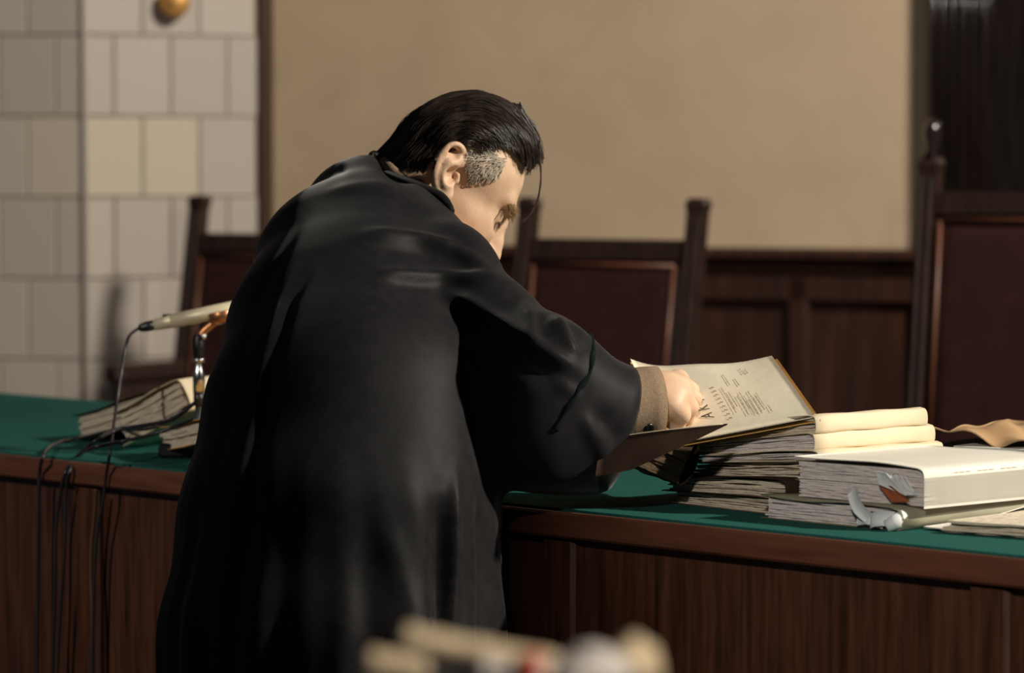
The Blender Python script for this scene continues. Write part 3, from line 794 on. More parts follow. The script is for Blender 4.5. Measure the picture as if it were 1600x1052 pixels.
# ================================================================ MICROPHONE AND CABLES
def lathe(b, a, d, prof, n=20):
    d = Vector(d).normalized(); b.tube([Vector(a) + d * q for q, _ in prof], [r for _, r in prof], n); return b
def microphone():
    base = G(311, 712, DZ); base.z = DZ
    Y = base.y
    t = thing('microphone_stand', 'chrome and black table microphone stand at the gowned man\'s elbow', 'stand', base)
    b = B(); b.box((base.x - 0.053, Y - 0.05, DZ), (base.x + 0.04, Y + 0.05, DZ + 0.02), None, 0.004); b.obj('base', 'black', t, smooth=False)
    def zz(py): return P(311, py, Y).z
    up = Vector((0, 0, 1)); o = base.copy()
    def seg(name, m, rows):
        b = B(); b.tube([Vector((base.x, Y, zz(py))) for py, _ in rows], [r for _, r in rows], 20); b.obj(name, m, t)
    seg('lower_tube', 'steel', [(708, 0.0075), (690, 0.0055), (634, 0.0055)])
    seg('clamp_ring', 'black', [(634, 0.0075), (612, 0.0078)])
    seg('sleeve', 'chrome', [(612, 0.0085), (585, 0.0085), (578, 0.0065), (566, 0.004), (560, 0.004)])
    seg('collar', 'chrome', [(566, 0.0085), (560, 0.0085)])
    seg('grip', 'black', [(560, 0.0075), (540, 0.0085), (528, 0.0075), (522, 0.006)])
    b = B(); b.tube(spline([P(313, 526, Y), P(318, 518, Y), P(330, 508, Y), P(341, 500, Y)], 5), 0.0055, 10); b.obj('bracket', 'copper', t)
    b = B(); b.ball(P(318, 526, Y - 0.006), 0.0045); b.obj('screw', 'chrome', t)
    m = thing('microphone', 'champagne metal stick microphone held in the table stand', 'microphone', P(341, 497, Y))
    a = P(217, 513, Y); e = P(440, 466, Y); d = (e - a); L = d.length; d.normalize()
    lathe(B(), a, d, [(0.0, 0.0045), (0.004, 0.006), (0.012, 0.0072), (0.0215, 0.0074)]).obj('plug', 'black', m)
    lathe(B(), a, d, [(0.0215, 0.0078), (0.045, 0.0093), (0.0475, 0.0096), (0.0478, 0.0103), (L * 0.8, 0.0103)]).obj('body', 'gold', m)
    lathe(B(), a, d, [(L * 0.8, 0.0105), (L * 0.84, 0.014), (L * 0.97, 0.0145), (L, 0.009)]).obj('grille', 'steel', m)
    q = a + d * 0.040 + Vector((0, 0, 0.0095)); b = B(); b.box((q.x - 0.006, q.y - 0.004, q.z - 0.002), (q.x + 0.006, q.y + 0.004, q.z + 0.002), None, 0.001); b.obj('switch', 'black', m)
    b = B(); mid = P(341, 494, Y); b.tube([mid - d * 0.012, mid + d * 0.02], 0.0118, 18); b.obj('clip', 'copper', t)
    return Y
YM = microphone()
def cable(name, label, pts, r, m, floor_end=True):
    q = [P(*p) for p in pts]
    b = B(); b.tube(spline(q, 10), r, 8); o = b.obj(name, m); tag(o, label, 'cable'); return o
def front(px, py, g=0.008):       # a point hanging just before the desk front
    a = ray(px, py); q = (A0 - DN * g); t = q.dot(DN) / Vector((a.x, a.y, 0)).dot(DN)
    return (px, py, a.y * t)
def ontop(px, py, z=DZ + 0.003): return (px, py, G(px, py, z).y)
cable('microphone_cable', 'thin dark cable hanging in front of the desk from the tail of the microphone',
      [(217, 513, YM), (203, 524, YM), (196, 545, YM), (190, 580, YM - 0.02), (181, 640, YM - 0.05), (173, 700, front(173, 700)[2] - 0.01), front(166, 742), front(160, 790), front(150, 850), front(146, 950), front(145, 1060), front(145, 1290)], 0.0022, M['rubber'])
cable('stand_cable', 'dark cable leaving the left pile and falling over the desk edge furthest left',
      [(300, 632, 5.40), (240, 668, 5.36), (180, 672, 5.50), ontop(125, 685), ontop(92, 692), front(70, 708), front(62, 740), front(60, 800), front(59, 900), front(58, 1050), front(58, 1290)], 0.0026, M['rubber'])
cable('lamp_cable', 'dark cable sweeping over the leaning bundles and down the desk front, second from left',
      [(304, 630, 5.16), (270, 655, 5.18), (230, 664, 5.22), (180, 673, 5.25), (145, 692, 5.20), ontop(122, 712), front(104, 735), front(95, 770), front(87, 830), front(86, 920), front(82, 1050), front(80, 1290)], 0.0027, M['rubber'])
cable('signal_cable', 'glossy dark cable lying across the leaning bundles beside the swept cable, third from left',
      [(300, 655, 5.14), (270, 668, 5.16), (235, 680, 5.17), (190, 690, 5.2), (145, 700, 5.18), ontop(125, 711), front(110, 733), front(103, 770), front(101, 850), front(95, 950), front(90, 1050), front(88, 1290)], 0.0024, M['rubber'])
cable('brown_cable', 'brown cable hanging down the desk front beneath the microphone cable',
      [front(150, 765), front(148, 800, 0.006), front(143, 850, 0.006), front(142, 900, 0.006), front(144, 960, 0.006), front(145, 1060, 0.006), front(147, 1290, 0.006)], 0.0026, M['browncable'])

# ================================================================ THE MAN
HY = 4.92
PIV = P(692, 273.5, HY)
PXM = FPX / 4.85                                        # pixels per metre at his near ear
hp, hyaw = R(43), R(9)
f0 = Vector((math.cos(hyaw), math.sin(hyaw), 0)); l0 = Vector((-math.sin(hyaw), math.cos(hyaw), 0)); u0 = Vector((0, 0, 1))
HX = f0 * math.cos(hp) - u0 * math.sin(hp); HZ = f0 * math.sin(hp) + u0 * math.cos(hp); HYv = l0
HR = np.array([[HX.x, HYv.x, HZ.x], [HX.y, HYv.y, HZ.y], [HX.z, HYv.z, HZ.z]])
def H(x, y, z): return PIV + HX * x + HYv * y + HZ * z
def HL(cx, cy, y):   # (the study's pivot is the near ear)                # picture point (in the 3.289x head study) -> head frame at lateral y
    r = (540 + cx / 3.289 - 706) / PXM; u = -(120 + cy / 3.289 - 273.5) / PXM
    c, s = math.cos(hp), math.sin(hp)
    return (r * c - u * s, y, r * s + u * c)
def HC(cx, cy, y): return H(*HL(cx, cy, y))

WRIST = P(1006, 630, 4.57); ELB = P(842, 655, 4.55); RSH = P(698, 436, 4.68); LSH = P(556, 345, 4.97)
C7 = P(612, 300, 4.93); HIP = P(505, 812, 4.55)
def build_body():
    fx = Field(axis(-0.62, 0.02, -0.32, 0.006, -0.20, 0.0022, 0.09, 0.004, 0.13, 0.0022, 0.255, 0.01, 0.32),
               axis(4.20, 0.02, 4.46, 0.0045, 4.535, 0.0022, 4.66, 0.004, 4.80, 0.0022, 5.02, 0.008, 5.3),
               axis(-0.02, 0.02, 0.90, 0.006, 0.985, 0.0022, 1.07, 0.0035, 1.15, 0.0022, 1.46, 0.01, 1.5))
    e = lambda c, r, k=0.02, mode='add', Rm=HR: fx.ell(H(*c), r, Rm, k, mode)
    # torso, legs, arms (under the gown)
    fx.cone(HIP + Vector((0, 0, 0.02)), HIP + Vector((0.03, 0.1, 0.17)), 0.13, 0.12, 0.03)
    fx.cone(HIP + Vector((0.03, 0.1, 0.17)), (C7 + RSH + LSH) / 3 + Vector((0.0, -0.05, -0.1)), 0.12, 0.125, 0.04)
    fx.cone(C7 + Vector((0.01, 0, -0.08)), RSH + Vector((-0.02, 0.0, -0.02)), 0.06, 0.05, 0.03)
    fx.cone(C7 + Vector((0.01, 0, -0.08)), LSH + Vector((0.01, 0, -0.03)), 0.06, 0.05, 0.03)
    for sx in (-1, 1):
        hj = HIP + Vector((0.07 * sx, -0.06 * sx, -0.03)); kn = Vector((hj.x + 0.02, hj.y + 0.03, 0.49)); an = Vector((hj.x, hj.y - 0.02, 0.09))
        fx.chain([hj, kn, an], [0.085, 0.058, 0.042], 0.02)
        fx.cone(an + Vector((-0.02, -0.03, -0.045)), an + Vector((0.08, 0.12, -0.055)), 0.04, 0.032, 0.02)
    fx.chain([RSH, ELB], [0.05, 0.042], 0.02)
    fx.chain([ELB, ELB.lerp(WRIST, 0.4), WRIST], [0.042, 0.042, 0.029], 0.015)
    LE = P(620, 560, 5.08); LW = P(760, 690, 4.98)
    fx.chain([LSH, LE, LE.lerp(LW, 0.4), LW], [0.05, 0.042, 0.042, 0.029], 0.02)
    # hidden left hand flat on the desk
    lk = P(800, 702, 4.96); fx.cone(LW, lk, 0.026, 0.024, 0.015)
    for i, yy in enumerate((-0.03, -0.01, 0.01, 0.03)):
        k0 = lk + Vector((0.005, yy, 0)); fx.chain([k0, k0 + Vector((0.04, yy * 0.2, -0.004)), k0 + Vector((0.075 - abs(yy) * 0.3, yy * 0.3, -0.018))], [0.011, 0.009, 0.007], 0.006)
    fx.chain([LW.lerp(lk, 0.4) + Vector((0, 0.02, 0)), lk + Vector((-0.005, 0.055, -0.012)), lk + Vector((0.02, 0.065, -0.018))], [0.013, 0.011, 0.008], 0.006)
    # right hand: back of the hand towards us, fingers closing on the sheet
    pk = [P(1052, 634, 4.545), P(1061, 619, 4.56), P(1065, 605, 4.58), P(1060, 594, 4.60)]
    Wc = WRIST
    fx.cone(Wc, P(1036, 620, 4.57), 0.030, 0.031, 0.015)
    for q in pk: fx.cone(Wc.lerp(q, 0.35), q, 0.021, 0.0125, 0.014)
    fing = [[(1066, 648, 4.55), (1058, 664, 4.565), (1040, 669, 4.575)],
            [(1078, 636, 4.57), (1073, 657, 4.585), (1056, 667, 4.59)],
            [(1083, 622, 4.595), (1081, 645, 4.61), (1068, 660, 4.615)],
            [(1079, 610, 4.625), (1081, 632, 4.64), (1072, 645, 4.64)]]
    for k0, ch in zip(pk, fing):
        pts = [k0] + [P(*q) for q in ch]
        fx.chain(pts, [0.0112, 0.0096, 0.0086, 0.0075], 0.006)
    fx.chain([P(1022, 606, 4.61), P(1040, 612, 4.64), P(1056, 628, 4.655)], [0.016, 0.0115, 0.0085], 0.008)
    # neck
    fx.cone(H(-0.016, 0, -0.024), C7 + Vector((0.03, 0, -0.05)), 0.055, 0.048, 0.02)
    fx.cone(H(0.01, 0, -0.075), C7 + Vector((0.05, -0.02, -0.10)), 0.045, 0.06, 0.02)
    # skull and face
    e((0.005, 0, 0.028), (0.072, 0.072, 0.068), 0.01)
    fx.cone(H(-0.030, 0, -0.006), H(-0.036, 0, -0.075), 0.042, 0.046, 0.02)
    e((0.036, 0, 0.034), (0.052, 0.062, 0.052), 0.03)             # forehead
    e((0.046, 0, -0.035), (0.050, 0.057, 0.072), 0.03)            # mid face
    for s in (-1, 1):
        e((0.070, 0.026 * s, -0.020), (0.027, 0.026, 0.026), 0.02)   # cheek bone
        e((0.035, 0.048 * s, -0.022), (0.035, 0.020, 0.020), 0.02)   # zygomatic arch
        e((0.010, 0.050 * s, -0.060), (0.030, 0.018, 0.030), 0.025)  # jaw angle
        fx.cone(H(0.005, 0.052 * s, -0.068), H(0.078, 0.014 * s, -0.108), 0.015, 0.017, 0.025)
        fx.cone(H(0.088, 0.008 * s, 0.026), H(0.078, 0.040 * s, 0.029), 0.0085, 0.008, 0.014)   # brow ridge
        e((0.100, 0.031 * s, 0.006), (0.020, 0.017, 0.013), 0.014, 'sub')                     # eye socket
        e((0.0795, 0.031 * s, 0.0045), (0.0125, 0.0145, 0.0125), 0.004)                       # lidded eye
        fx.cone(H(0.0905, 0.022 * s, 0.0025), H(0.0875, 0.041 * s, 0.0015), 0.0022, 0.0022, 0.003)  # lid edge
        e((0.104, 0.0125 * s, -0.035), (0.011, 0.0075, 0.0085), 0.006)                        # nostril wing
        e((0.105, 0.007 * s, -0.044), (0.006, 0.0035, 0.005), 0.003, 'sub')
    e((0.084, 0, -0.112), (0.020, 0.022, 0.017), 0.02)            # chin
    fx.chain([H(0.092, 0, 0.020), H(0.0975, 0, 0.000), H(0.108, 0, -0.018), H(0.1145, 0, -0.030)], [0.010, 0.0085, 0.0095, 0.0115], 0.010)
    e((0.116, 0, -0.033), (0.0115, 0.0115, 0.0105), 0.006)
    e((0.088, 0, -0.062), (0.016, 0.026, 0.020), 0.015)           # muzzle
    fx.cone(H(0.1005, 0.012, -0.0655), H(0.1005, -0.012, -0.0655), 0.0048, 0.0048, 0.005)
    fx.cone(H(0.0985, 0.012, -0.078), H(0.0985, -0.012, -0.078), 0.0052, 0.0052, 0.005)
    e((0.106, 0, -0.0715), (0.010, 0.026, 0.0013), 0.003, 'sub')
    # ears
    for s in (-1, 1):
        def E(cx, cy, out):
            return HC(cx, cy, s * (0.0735 + out))
        plate = [(560, 420, .010), (520, 450, .013), (500, 500, .014), (505, 550, .013), (515, 590, .011)]
        fx.chain([E(*q) for q in plate], [0.0105, 0.0125, 0.0125, 0.011, 0.008], 0.006)
        helix = [(592, 452, .004), (604, 410, .007), (594, 372, .012), (562, 352, .017), (522, 364, .020), (484, 402, .022), (458, 452, .023), (449, 505, .022), (455, 552, .019), (472, 590, .016)]
        fx.chain([E(*q) for q in spline([Vector(h) for h in helix], 3)], [0.0044] * 28, 0.003)
        fx.chain([E(*q) for q in ((472, 588, .015), (492, 608, .013), (512, 604, .011), (522, 585, .009))], [0.006, 0.0075, 0.0075, 0.006], 0.005)
        anti = [(535, 400, .016), (508, 440, .020), (494, 490, .021), (498, 535, .019), (522, 556, .016)]
        fx.chain([E(*q) for q in spline([Vector(h) for h in anti], 3)], [0.0036] * 13, 0.004)
        fx.cone(E(572, 505, .009), E(568, 532, .010), 0.0042, 0.0042, 0.005)
        fx.ell(E(541, 505, .020), (0.010, 0.0115, 0.012), HR, 0.005, 'sub')
        fx.ell(E(556, 392, .022), (0.0085, 0.0085, 0.007), HR, 0.005, 'sub')
    V, Q = fx.mesh(); V = relax(V, Q, 1, 0.35)
    return V, Q
V, Q = build_body()
V_BODY = V; Q_BODY = Q.tolist()
man = mesh('person', V, Q.tolist(), 'skin')
tag(man, 'person in a black gown bending over the desk, right hand on the open cream file', 'person')

# ---- hair
SKC = np.array([-0.003, 0.0, 0.031]); SKR = np.array([0.086, 0.072, 0.079])
side_poly = [(1080, 330), (1060, 430), (1000, 490), (955, 472), (900, 400), (868, 372), (840, 368), (760, 372), (690, 368), (620, 352), (585, 340), (545, 338), (505, 350), (470, 385), (445, 425), (440, 470), (400, 455), (350, 468), (300, 450), (260, 455), (215, 432), (160, 425), (60, 430), (20, 420),
             (100, 260), (300, 40), (600, -30), (900, 0), (1060, 160)]
poly_local = np.array([[HL(cx, cy, 0)[0], HL(cx, cy, 0)[2]] for cx, cy in side_poly])
def inside(x, z):
    x = np.asarray(x); z = np.asarray(z); c = np.zeros(x.shape, bool); n = len(poly_local); j = n - 1
    for i in range(n):
        xi, zi = poly_local[i]; xj, zj = poly_local[j]
        t = ((zi > z) != (zj > z)) & (x < (xj - xi) * (z - zi) / (zj - zi + 1e-12) + xi)
        c ^= t; j = i
    return c
OUTL = [(1035, 470), (1030, 400), (1003, 310), (952, 238), (882, 165), (800, 108), (690, 70), (600, 84), (480, 112), (345, 190), (250, 288), (200, 340), (130, 400), (60, 470)]
_o = np.array([[HL(cx + 46, cy, 0)[0] - SKC[0], HL(cx + 46, cy, 0)[2] - SKC[2]] for cx, cy in OUTL])
_ph = np.unwrap(np.arctan2(_o[:, 1], _o[:, 0])); _rr = np.hypot(_o[:, 0], _o[:, 1])
_fp = np.linspace(_ph[0] - 0.6, _ph[-1] + 0.5, 200); _fr = np.interp(_fp, _ph, _rr) - 0.005 * np.clip((_fp - R(185)) / R(30), 0, 1)
_fr = np.convolve(np.pad(_fr, 6, mode='edge'), np.ones(13) / 13, mode='valid')
def hair_pt(phi, lam, lift):
    r = float(np.interp(phi, _fp, _fr)) - 0.007 + lift
    return SKC + np.array([math.cos(phi) * math.cos(lam) * r, math.sin(lam) * (0.0735 + lift), math.sin(phi) * math.cos(lam) * r])
def strands(seed, count, lift0, lift1, rad, lam_rng, clumps=0):
    rnd = random.Random(seed); V = []; F = []
    for _ in range(count):
        lam = rnd.uniform(*lam_rng); ph = rnd.uniform(R(8), R(235)); jx, jz = rnd.gauss(0, 0.0022), rnd.gauss(0, 0.0022); ln = rnd.uniform(R(40), R(95)); lift = rnd.uniform(lift0, lift1)
        cl = math.sin(lam * 34) * 0.5 + math.sin(lam * 61 + 1) * 0.3
        pts = []; n = 11; dl = rnd.uniform(-0.10, 0.10); w1 = rnd.uniform(0, 6)
        for i in range(n):
            t = i / (n - 1); a = ph + ln * t
            l2 = lam + dl * t + 0.02 * math.sin(w1 + 5 * t)
            if abs(l2) > 1.45: break
            h = lift + 0.0024 * cl + 0.0016 * math.sin(a * 5 + lam * 9 + 2)
            p = hair_pt(a, l2, h)
            if not inside(p[0] + jx, p[2] + jz):
                if pts: break
                continue
            pts.append(H(*p))
        if len(pts) < 3: continue
        k = len(pts); base = len(V)
        for i, p in enumerate(pts):
            tg = (pts[min(i + 1, k - 1)] - pts[max(i - 1, 0)]).normalized(); a = tg.cross(Vector((0.3, -0.9, 0.2))).normalized(); b2 = tg.cross(a)
            r = rad * (0.35 + 0.65 * math.sin(math.pi * min(max(i / (k - 1), 0.06), 0.94)))
            for j in range(3):
                an = 2.094 * j; V.append(p + a * (r * math.cos(an)) + b2 * (r * math.sin(an)))
        for i in range(k - 1):
            for j in range(3):
                q = (j + 1) % 3; F.append([base + 3 * i + j, base + 3 * i + q, base + 3 * i + 3 + q, base + 3 * i + 3 + j])
    return V, F
def hair_cap():
    b = B(); nu, nv = 120, 90
    V = []; keep = []
    for j in range(nv + 1):
        lam = -1.42 + 2.84 * j / nv
        for i in range(nu + 1):
            ph = R(5) + R(235) * i / nu
            cl = math.sin(lam * 34) * 0.5 + math.sin(lam * 61 + 1) * 0.3
            p = hair_pt(ph, lam, 0.003 + 0.0015 * cl)
            V.append(H(*p)); keep.append(all(bool(inside(p[0] + ex, p[2] + ez)) for ex, ez in ((0.002, 0), (-0.002, 0), (0, 0.002), (0, -0.002))))
    F = []
    for j in range(nv):
        for i in range(nu):
            q = [j * (nu + 1) + i, j * (nu + 1) + i + 1, (j + 1) * (nu + 1) + i + 1, (j + 1) * (nu + 1) + i]
            if all(keep[k] for k in q): F.append(q)
    used = sorted({k for f in F for k in f}); mp = {k: i for i, k in enumerate(used)}
    return [V[k] for k in used], [[mp[k] for k in f] for f in F]
cv, cf = hair_cap()
V, F = strands(5, 5200, 0.004, 0.0085, 0.00055, (-1.40, 1.40))
hair = mesh('hair', V, F, 'hair', man, label='dark swept-back hair')
mesh('hair_base', cv, cf, 'hairbase', hair)
def HM(cx, cy, y): return HC(cx + 46 * (1 + y / 0.075), cy, y)
# fringe: curls over the forehead and one long loose lock
rnd = random.Random(12); b = B()
for k in range(46):
    y = -0.045 + 0.09 * rnd.random()
    j = lambda a: rnd.uniform(-a, a)
    pts = [HM(880 + j(30), 150 + j(25), y), HM(960 + j(14), 235 + j(18), y), HM(1000 + j(8), 320 + j(15), y), HM(1000 + j(16), 400 + j(16), y), HM(965 + j(16), 455 + j(14), y), HM(950 + j(18), 490 + j(22), y)]
    q = spline(pts, 4); b.tube(q, [0.0009 * (1 - 0.7 * i / (len(q) - 1)) for i in range(len(q))], 4)
for k in range(5):
    j = lambda a: rnd.uniform(-a, a); y = -0.01 + j(0.006)
    pts = [HM(990 + j(6), 390, y), HM(1014 + j(4), 455, y), HM(1016 + j(3), 540, y), HM(1000 + j(4), 630, y), HM(965 + j(6), 705, y), HM(915 + j(12), 755 + j(8), y)]
    q = spline(pts, 5); b.tube(q, [0.0009 * (1 - 0.6 * i / (len(q) - 1)) for i in range(len(q))], 4)
b.obj('fringe', 'hair', hair, label='loose lock falling before the forehead')
from mathutils.bvhtree import BVHTree
_bvh = BVHTree.FromPolygons([tuple(v) for v in V_BODY], Q_BODY)
def skin_y(x, z):                 # lateral depth of the near side of the skin
    h = _bvh.ray_cast(H(x, -0.2, z), HYv)
    return -((h[0] - PIV).dot(HYv)) if h[0] is not None else 0.03
b = B()
for k in range(420):              # grey temple and sideburn, swept back towards the ear
    f0_ = rnd.random() ** 1.35
    cx = rnd.uniform(618, 868 - 60 * f0_); top = 352 + 0.16 * (cx - 590); bot = 545 - 0.12 * (cx - 600)
    cy = top + (bot - top) * f0_
    if cx > 770 and cy < 385 + (cx - 770) * 0.45: continue
    if rnd.random() < 0.5 * f0_ * (cx - 632) / 230: continue
    f = (cy - top) / (bot - top)
    an = R(182 - 62 * f + rnd.uniform(-16, 16)); L = rnd.uniform(40, 85) * (1 - 0.45 * f); bend = rnd.uniform(-0.9, 0.9)
    pts = []; x, yy = cx, cy
    for i in range(7):
        t = i / 6
        if x < 612 or (x < 628 and yy > 500): break
        l = HL(x, yy, 0); pts.append(H(l[0], -skin_y(l[0], l[2]) - 0.0006 - 0.0016 * math.sin(math.pi * t), l[2]))
        x += math.cos(an) * L / 6; yy += math.sin(an) * L / 6; an += bend / 6
    if len(pts) > 3: b.tube(pts, [0.0003] + [0.00055] * (len(pts) - 2) + [0.00015], 3)
b.obj('sideburn', 'grey', hair, label='grey temple hair')
b = B()
for k in range(260):              # short hair at the nape
    cx = rnd.uniform(150, 450); top = 395 + (cx - 170) * 0.10 + rnd.uniform(-10, 10); a = rnd.uniform(-22, 4); pts = []
    for i in range(5):
        t = i / 4; l = HL(cx + 14 + (a - 14) * t, top + (62 + 10 * math.sin(k)) * t, 0); pts.append(H(l[0], -skin_y(l[0], l[2]) - 0.002 * (1.2 - t), l[2]))
    b.tube(pts, [0.0006, 0.0006, 0.0005, 0.0004, 0.0002], 3)
b.obj('nape_hair', 'hair', hair)
for s in (-1, 1):
    b = B()
    for k in range(130):
        t = rnd.random(); y = s * (0.010 + 0.038 * t)
        base = Vector((0.0955 - 0.016 * t * t, y, 0.019 + 0.010 * math.sin(t * 2.4) + rnd.uniform(-0.004, 0.004)))
        d = Vector((0.006, s * 0.005, -0.003 + rnd.uniform(-0.004, 0.003))) * rnd.uniform(0.8, 2.0)
        b.tube([H(*base), H(*(base + d * 0.5 + Vector((0.0008, 0, 0)))), H(*(base + d))], [0.0004, 0.00035, 0.00012], 3)
    b.obj('eyebrow', 'brow', man, label='bushy fair eyebrow')
for s in (-1, 1):
    b = B()
    for k in range(30):
        t = k / 29; y = s * (0.021 + 0.021 * t); base = Vector((0.0925 - 0.004 * t, y, 0.0022)); d = Vector((0.006, 0.0, -0.005))
        b.tube([H(*base), H(*(base + d))], [0.0006, 0.0002], 3)
    b.obj('eyelashes', 'lash', man)

# ---- gown
def build_gown():
    fx = Field(axis(-0.56, 0.005, 0.18), axis(4.15, 0.005, 4.75, 0.007, 5.3), axis(0.06, 0.03, 0.66, 0.006, 0.9, 0.005, 1.40))
    def q(px, py, Y, r): return P(px, py, Y), r * Y / FPX
    T = [q(498, 1880, 4.52, 345), q(512, 1300, 4.50, 285), q(520, 1000, 4.50, 264), q(532, 820, 4.52, 246), (q(546, 660, 4.57, 222)), q(558, 540, 4.66, 199), q(566, 440, 4.76, 163), q(578, 350, 4.87, 103)]
    for a, c in zip(T, T[1:]): fx.cone(a[0], c[0], a[1], c[1], 0.03)
    RS = q(692, 434, 4.66, 70); LS = q(545, 335, 4.98, 62)
    fx.cone(T[7][0], RS[0], T[7][1] * 0.75, RS[1], 0.045)
    fx.cone(T[6][0], RS[0], T[6][1] * 0.85, RS[1], 0.04)
    fx.cone(T[7][0], LS[0], T[7][1] * 0.75, LS[1], 0.04)
    c = q(648, 342, 4.79, 37); fx.cone(c[0], RS[0], c[1], 0.045, 0.03)          # gown riding up at the neck
    SL = [RS, q(766, 512, 4.59, 74), q(842, 596, 4.52, 98), q(905, 640, 4.53, 86), q(985, 668, 4.565, 84), q(1040, 668, 4.58, 84)]
    for a, c in zip(SL, SL[1:]): fx.cone(a[0], c[0], a[1], c[1], 0.03)
    c = q(905, 700, 4.53, 74); c2 = q(840, 690, 4.50, 80); fx.cone(c[0], c2[0], c[1], c2[1], 0.04)
    # left sleeve on the far side
    L2 = [LS, q(610, 560, 5.07, 80), q(730, 670, 5.0, 85)]
    for a, c in zip(L2, L2[1:]): fx.cone(a[0], c[0], a[1], c[1], 0.03)
    fx.cone(P(630, 254, 4.74), P(622, 250, 4.97), 0.0275, 0.03, 0.012, 'sub')          # neck opening
    # open mouth of the right sleeve
    m0 = P(962, 664, 4.56)
    fx.cone(m0, P(1060, 668, 4.6), 0.052, 0.062, 0.006, 'sub')
    n = np.array(Vector((0.955, 0.16, -0.25)).normalized()); o = np.array(P(984, 640, 4.56))
    def plane(x, y, zz): return -((x - o[0]) * n[0] + (y - o[1]) * n[1] + (zz - o[2]) * n[2])
    fx.put((0.02, 4.35, 0.85), (0.3, 4.8, 1.2), lambda x, y, zz: np.where(x > 0.03, plane(x, y, zz), 1.0), 0.012, 'sub')
    V, Q = fx.mesh(); V = relax(V, Q, 3, 0.5)
    return V, Q
def polydist(px, py, line):
    best = np.full(px.shape, 1e9); tt = np.zeros(px.shape); n = len(line) - 1
    for i in range(n):
        ax, ay = line[i]; bx, by = line[i + 1]; dx, dy = bx - ax, by - ay
        t = np.clip(((px - ax) * dx + (py - ay) * dy) / (dx * dx + dy * dy), 0, 1)
        d = np.hypot(px - ax - t * dx, py - ay - t * dy); ok = d < best
        best[ok] = d[ok]; tt[ok] = (i + t[ok]) / n
    return best, tt
V, Q = build_gown()
N = vnormals(V, Q)
px, py = proj(V)
facing = np.clip(-N[:, 1] * 1.6 + 0.35, 0, 1)
disp = np.zeros(len(V))
FOLDS = [ # polyline in the picture, width px, height m (negative: a groove)
    ([(505, 300), (560, 290), (600, 290), (625, 300)], 9, 0.006),
    ([(530, 268), (560, 262), (600, 268)], 12, 0.005),
    ([(600, 312), (650, 335), (700, 365), (740, 400)], 14, -0.008),
    ([(552, 366), (600, 368), (660, 373), (702, 381), (738, 402), (775, 432)], 9, 0.011),
    ([(555, 384), (640, 392), (700, 402), (752, 430)], 11, -0.011),
    ([(700, 385), (722, 388), (745, 403)], 6, -0.006),
    ([(575, 426), (650, 428), (720, 432), (790, 434)], 9, 0.010),
    ([(590, 444), (680, 448), (740, 470)], 12, -0.009),
    ([(680, 446), (740, 478), (800, 516), (860, 556), (912, 584)], 10, 0.014),
    ([(690, 478), (760, 520), (830, 568), (890, 605)], 14, -0.013),
    ([(812, 462), (828, 490), (832, 520), (838, 548)], 8, 0.009),
    ([(838, 488), (848, 512), (852, 536)], 9, -0.013),
    ([(862, 492), (878, 512), (890, 540), (902, 560)], 7, 0.011),
    ([(888, 500), (902, 530), (914, 556)], 8, -0.008),
    ([(905, 645), (935, 690), (955, 735)], 12, 0.008),
    ([(930, 640), (955, 670), (970, 690)], 10, -0.007),
    ([(860, 590), (885, 606), (905, 622)], 9, 0.006),
    ([(478, 330), (440, 400), (405, 470), (372, 590), (340, 740), (312, 900), (300, 1060)], 6, -0.006),
    ([(500, 400), (452, 470), (425, 560), (395, 740), (375, 900), (362, 1060)], 7, -0.009),
    ([(462, 420), (430, 500), (408, 590), (372, 760), (350, 900), (338, 1060)], 8, 0.005),
    ([(686, 760), (688, 900), (690, 1060)], 10, -0.018),
    ([(712, 720), (708, 860), (706, 1060)], 7, 0.010),
    ([(755, 760), (756, 900), (757, 1060)], 7, -0.016),
    ([(600, 800), (640, 950), (655, 1060)], 20, 0.008),
    ([(530, 760), (520, 900), (515, 1060)], 18, -0.006),
]
for line, wd, hgt in FOLDS:
    d, t = polydist(px, py, line)
    disp += hgt * (0.75 if hgt > 0 else 0.5) * np.exp(-(d / (wd * (1.0 if hgt > 0 else 1.3))) ** 2) * np.clip(np.minimum(t, 1 - t) * 5, 0.15, 1)
disp *= facing
x, y, zc = V[:, 0], V[:, 1], V[:, 2]
ang = np.arctan2(y - 4.52, x + 0.21)
low = np.clip((1.02 - zc) / 0.25, 0, 1) * (x < 0.0)
disp += low * 0.007 * (np.sin(ang * 15 + 0.8 * np.sin(zc * 5)) + 0.5 * np.sin(ang * 27 + 2 + zc * 2)) * 0.6
disp += 0.0022 * (np.sin(31 * x + 17 * zc + 9 * y) * np.sin(23 * zc - 19 * x + 11 * y))
V = V + N * disp[:, None]
V = relax(V, Q, 3, 0.5)
def clear_desk(V):                # cloth and limbs press against the desk, not into it
    tt = (V[:, 0] - A0.x) * DN.x + (V[:, 1] - A0.y) * DN.y
    ins = (tt > -0.006) & (V[:, 2] < DZ + 0.004)
    up = ins & (DZ + 0.004 - V[:, 2] < tt + 0.006)
    V[up, 2] = DZ + 0.004
    fr = ins & ~up; k = (tt + 0.006)[fr]
    V[fr, 0] -= DN.x * k; V[fr, 1] -= DN.y * k
    return V
V = clear_desk(V)
gown = mesh('gown', V, Q.tolist(), 'gown', man, label='long black court gown')
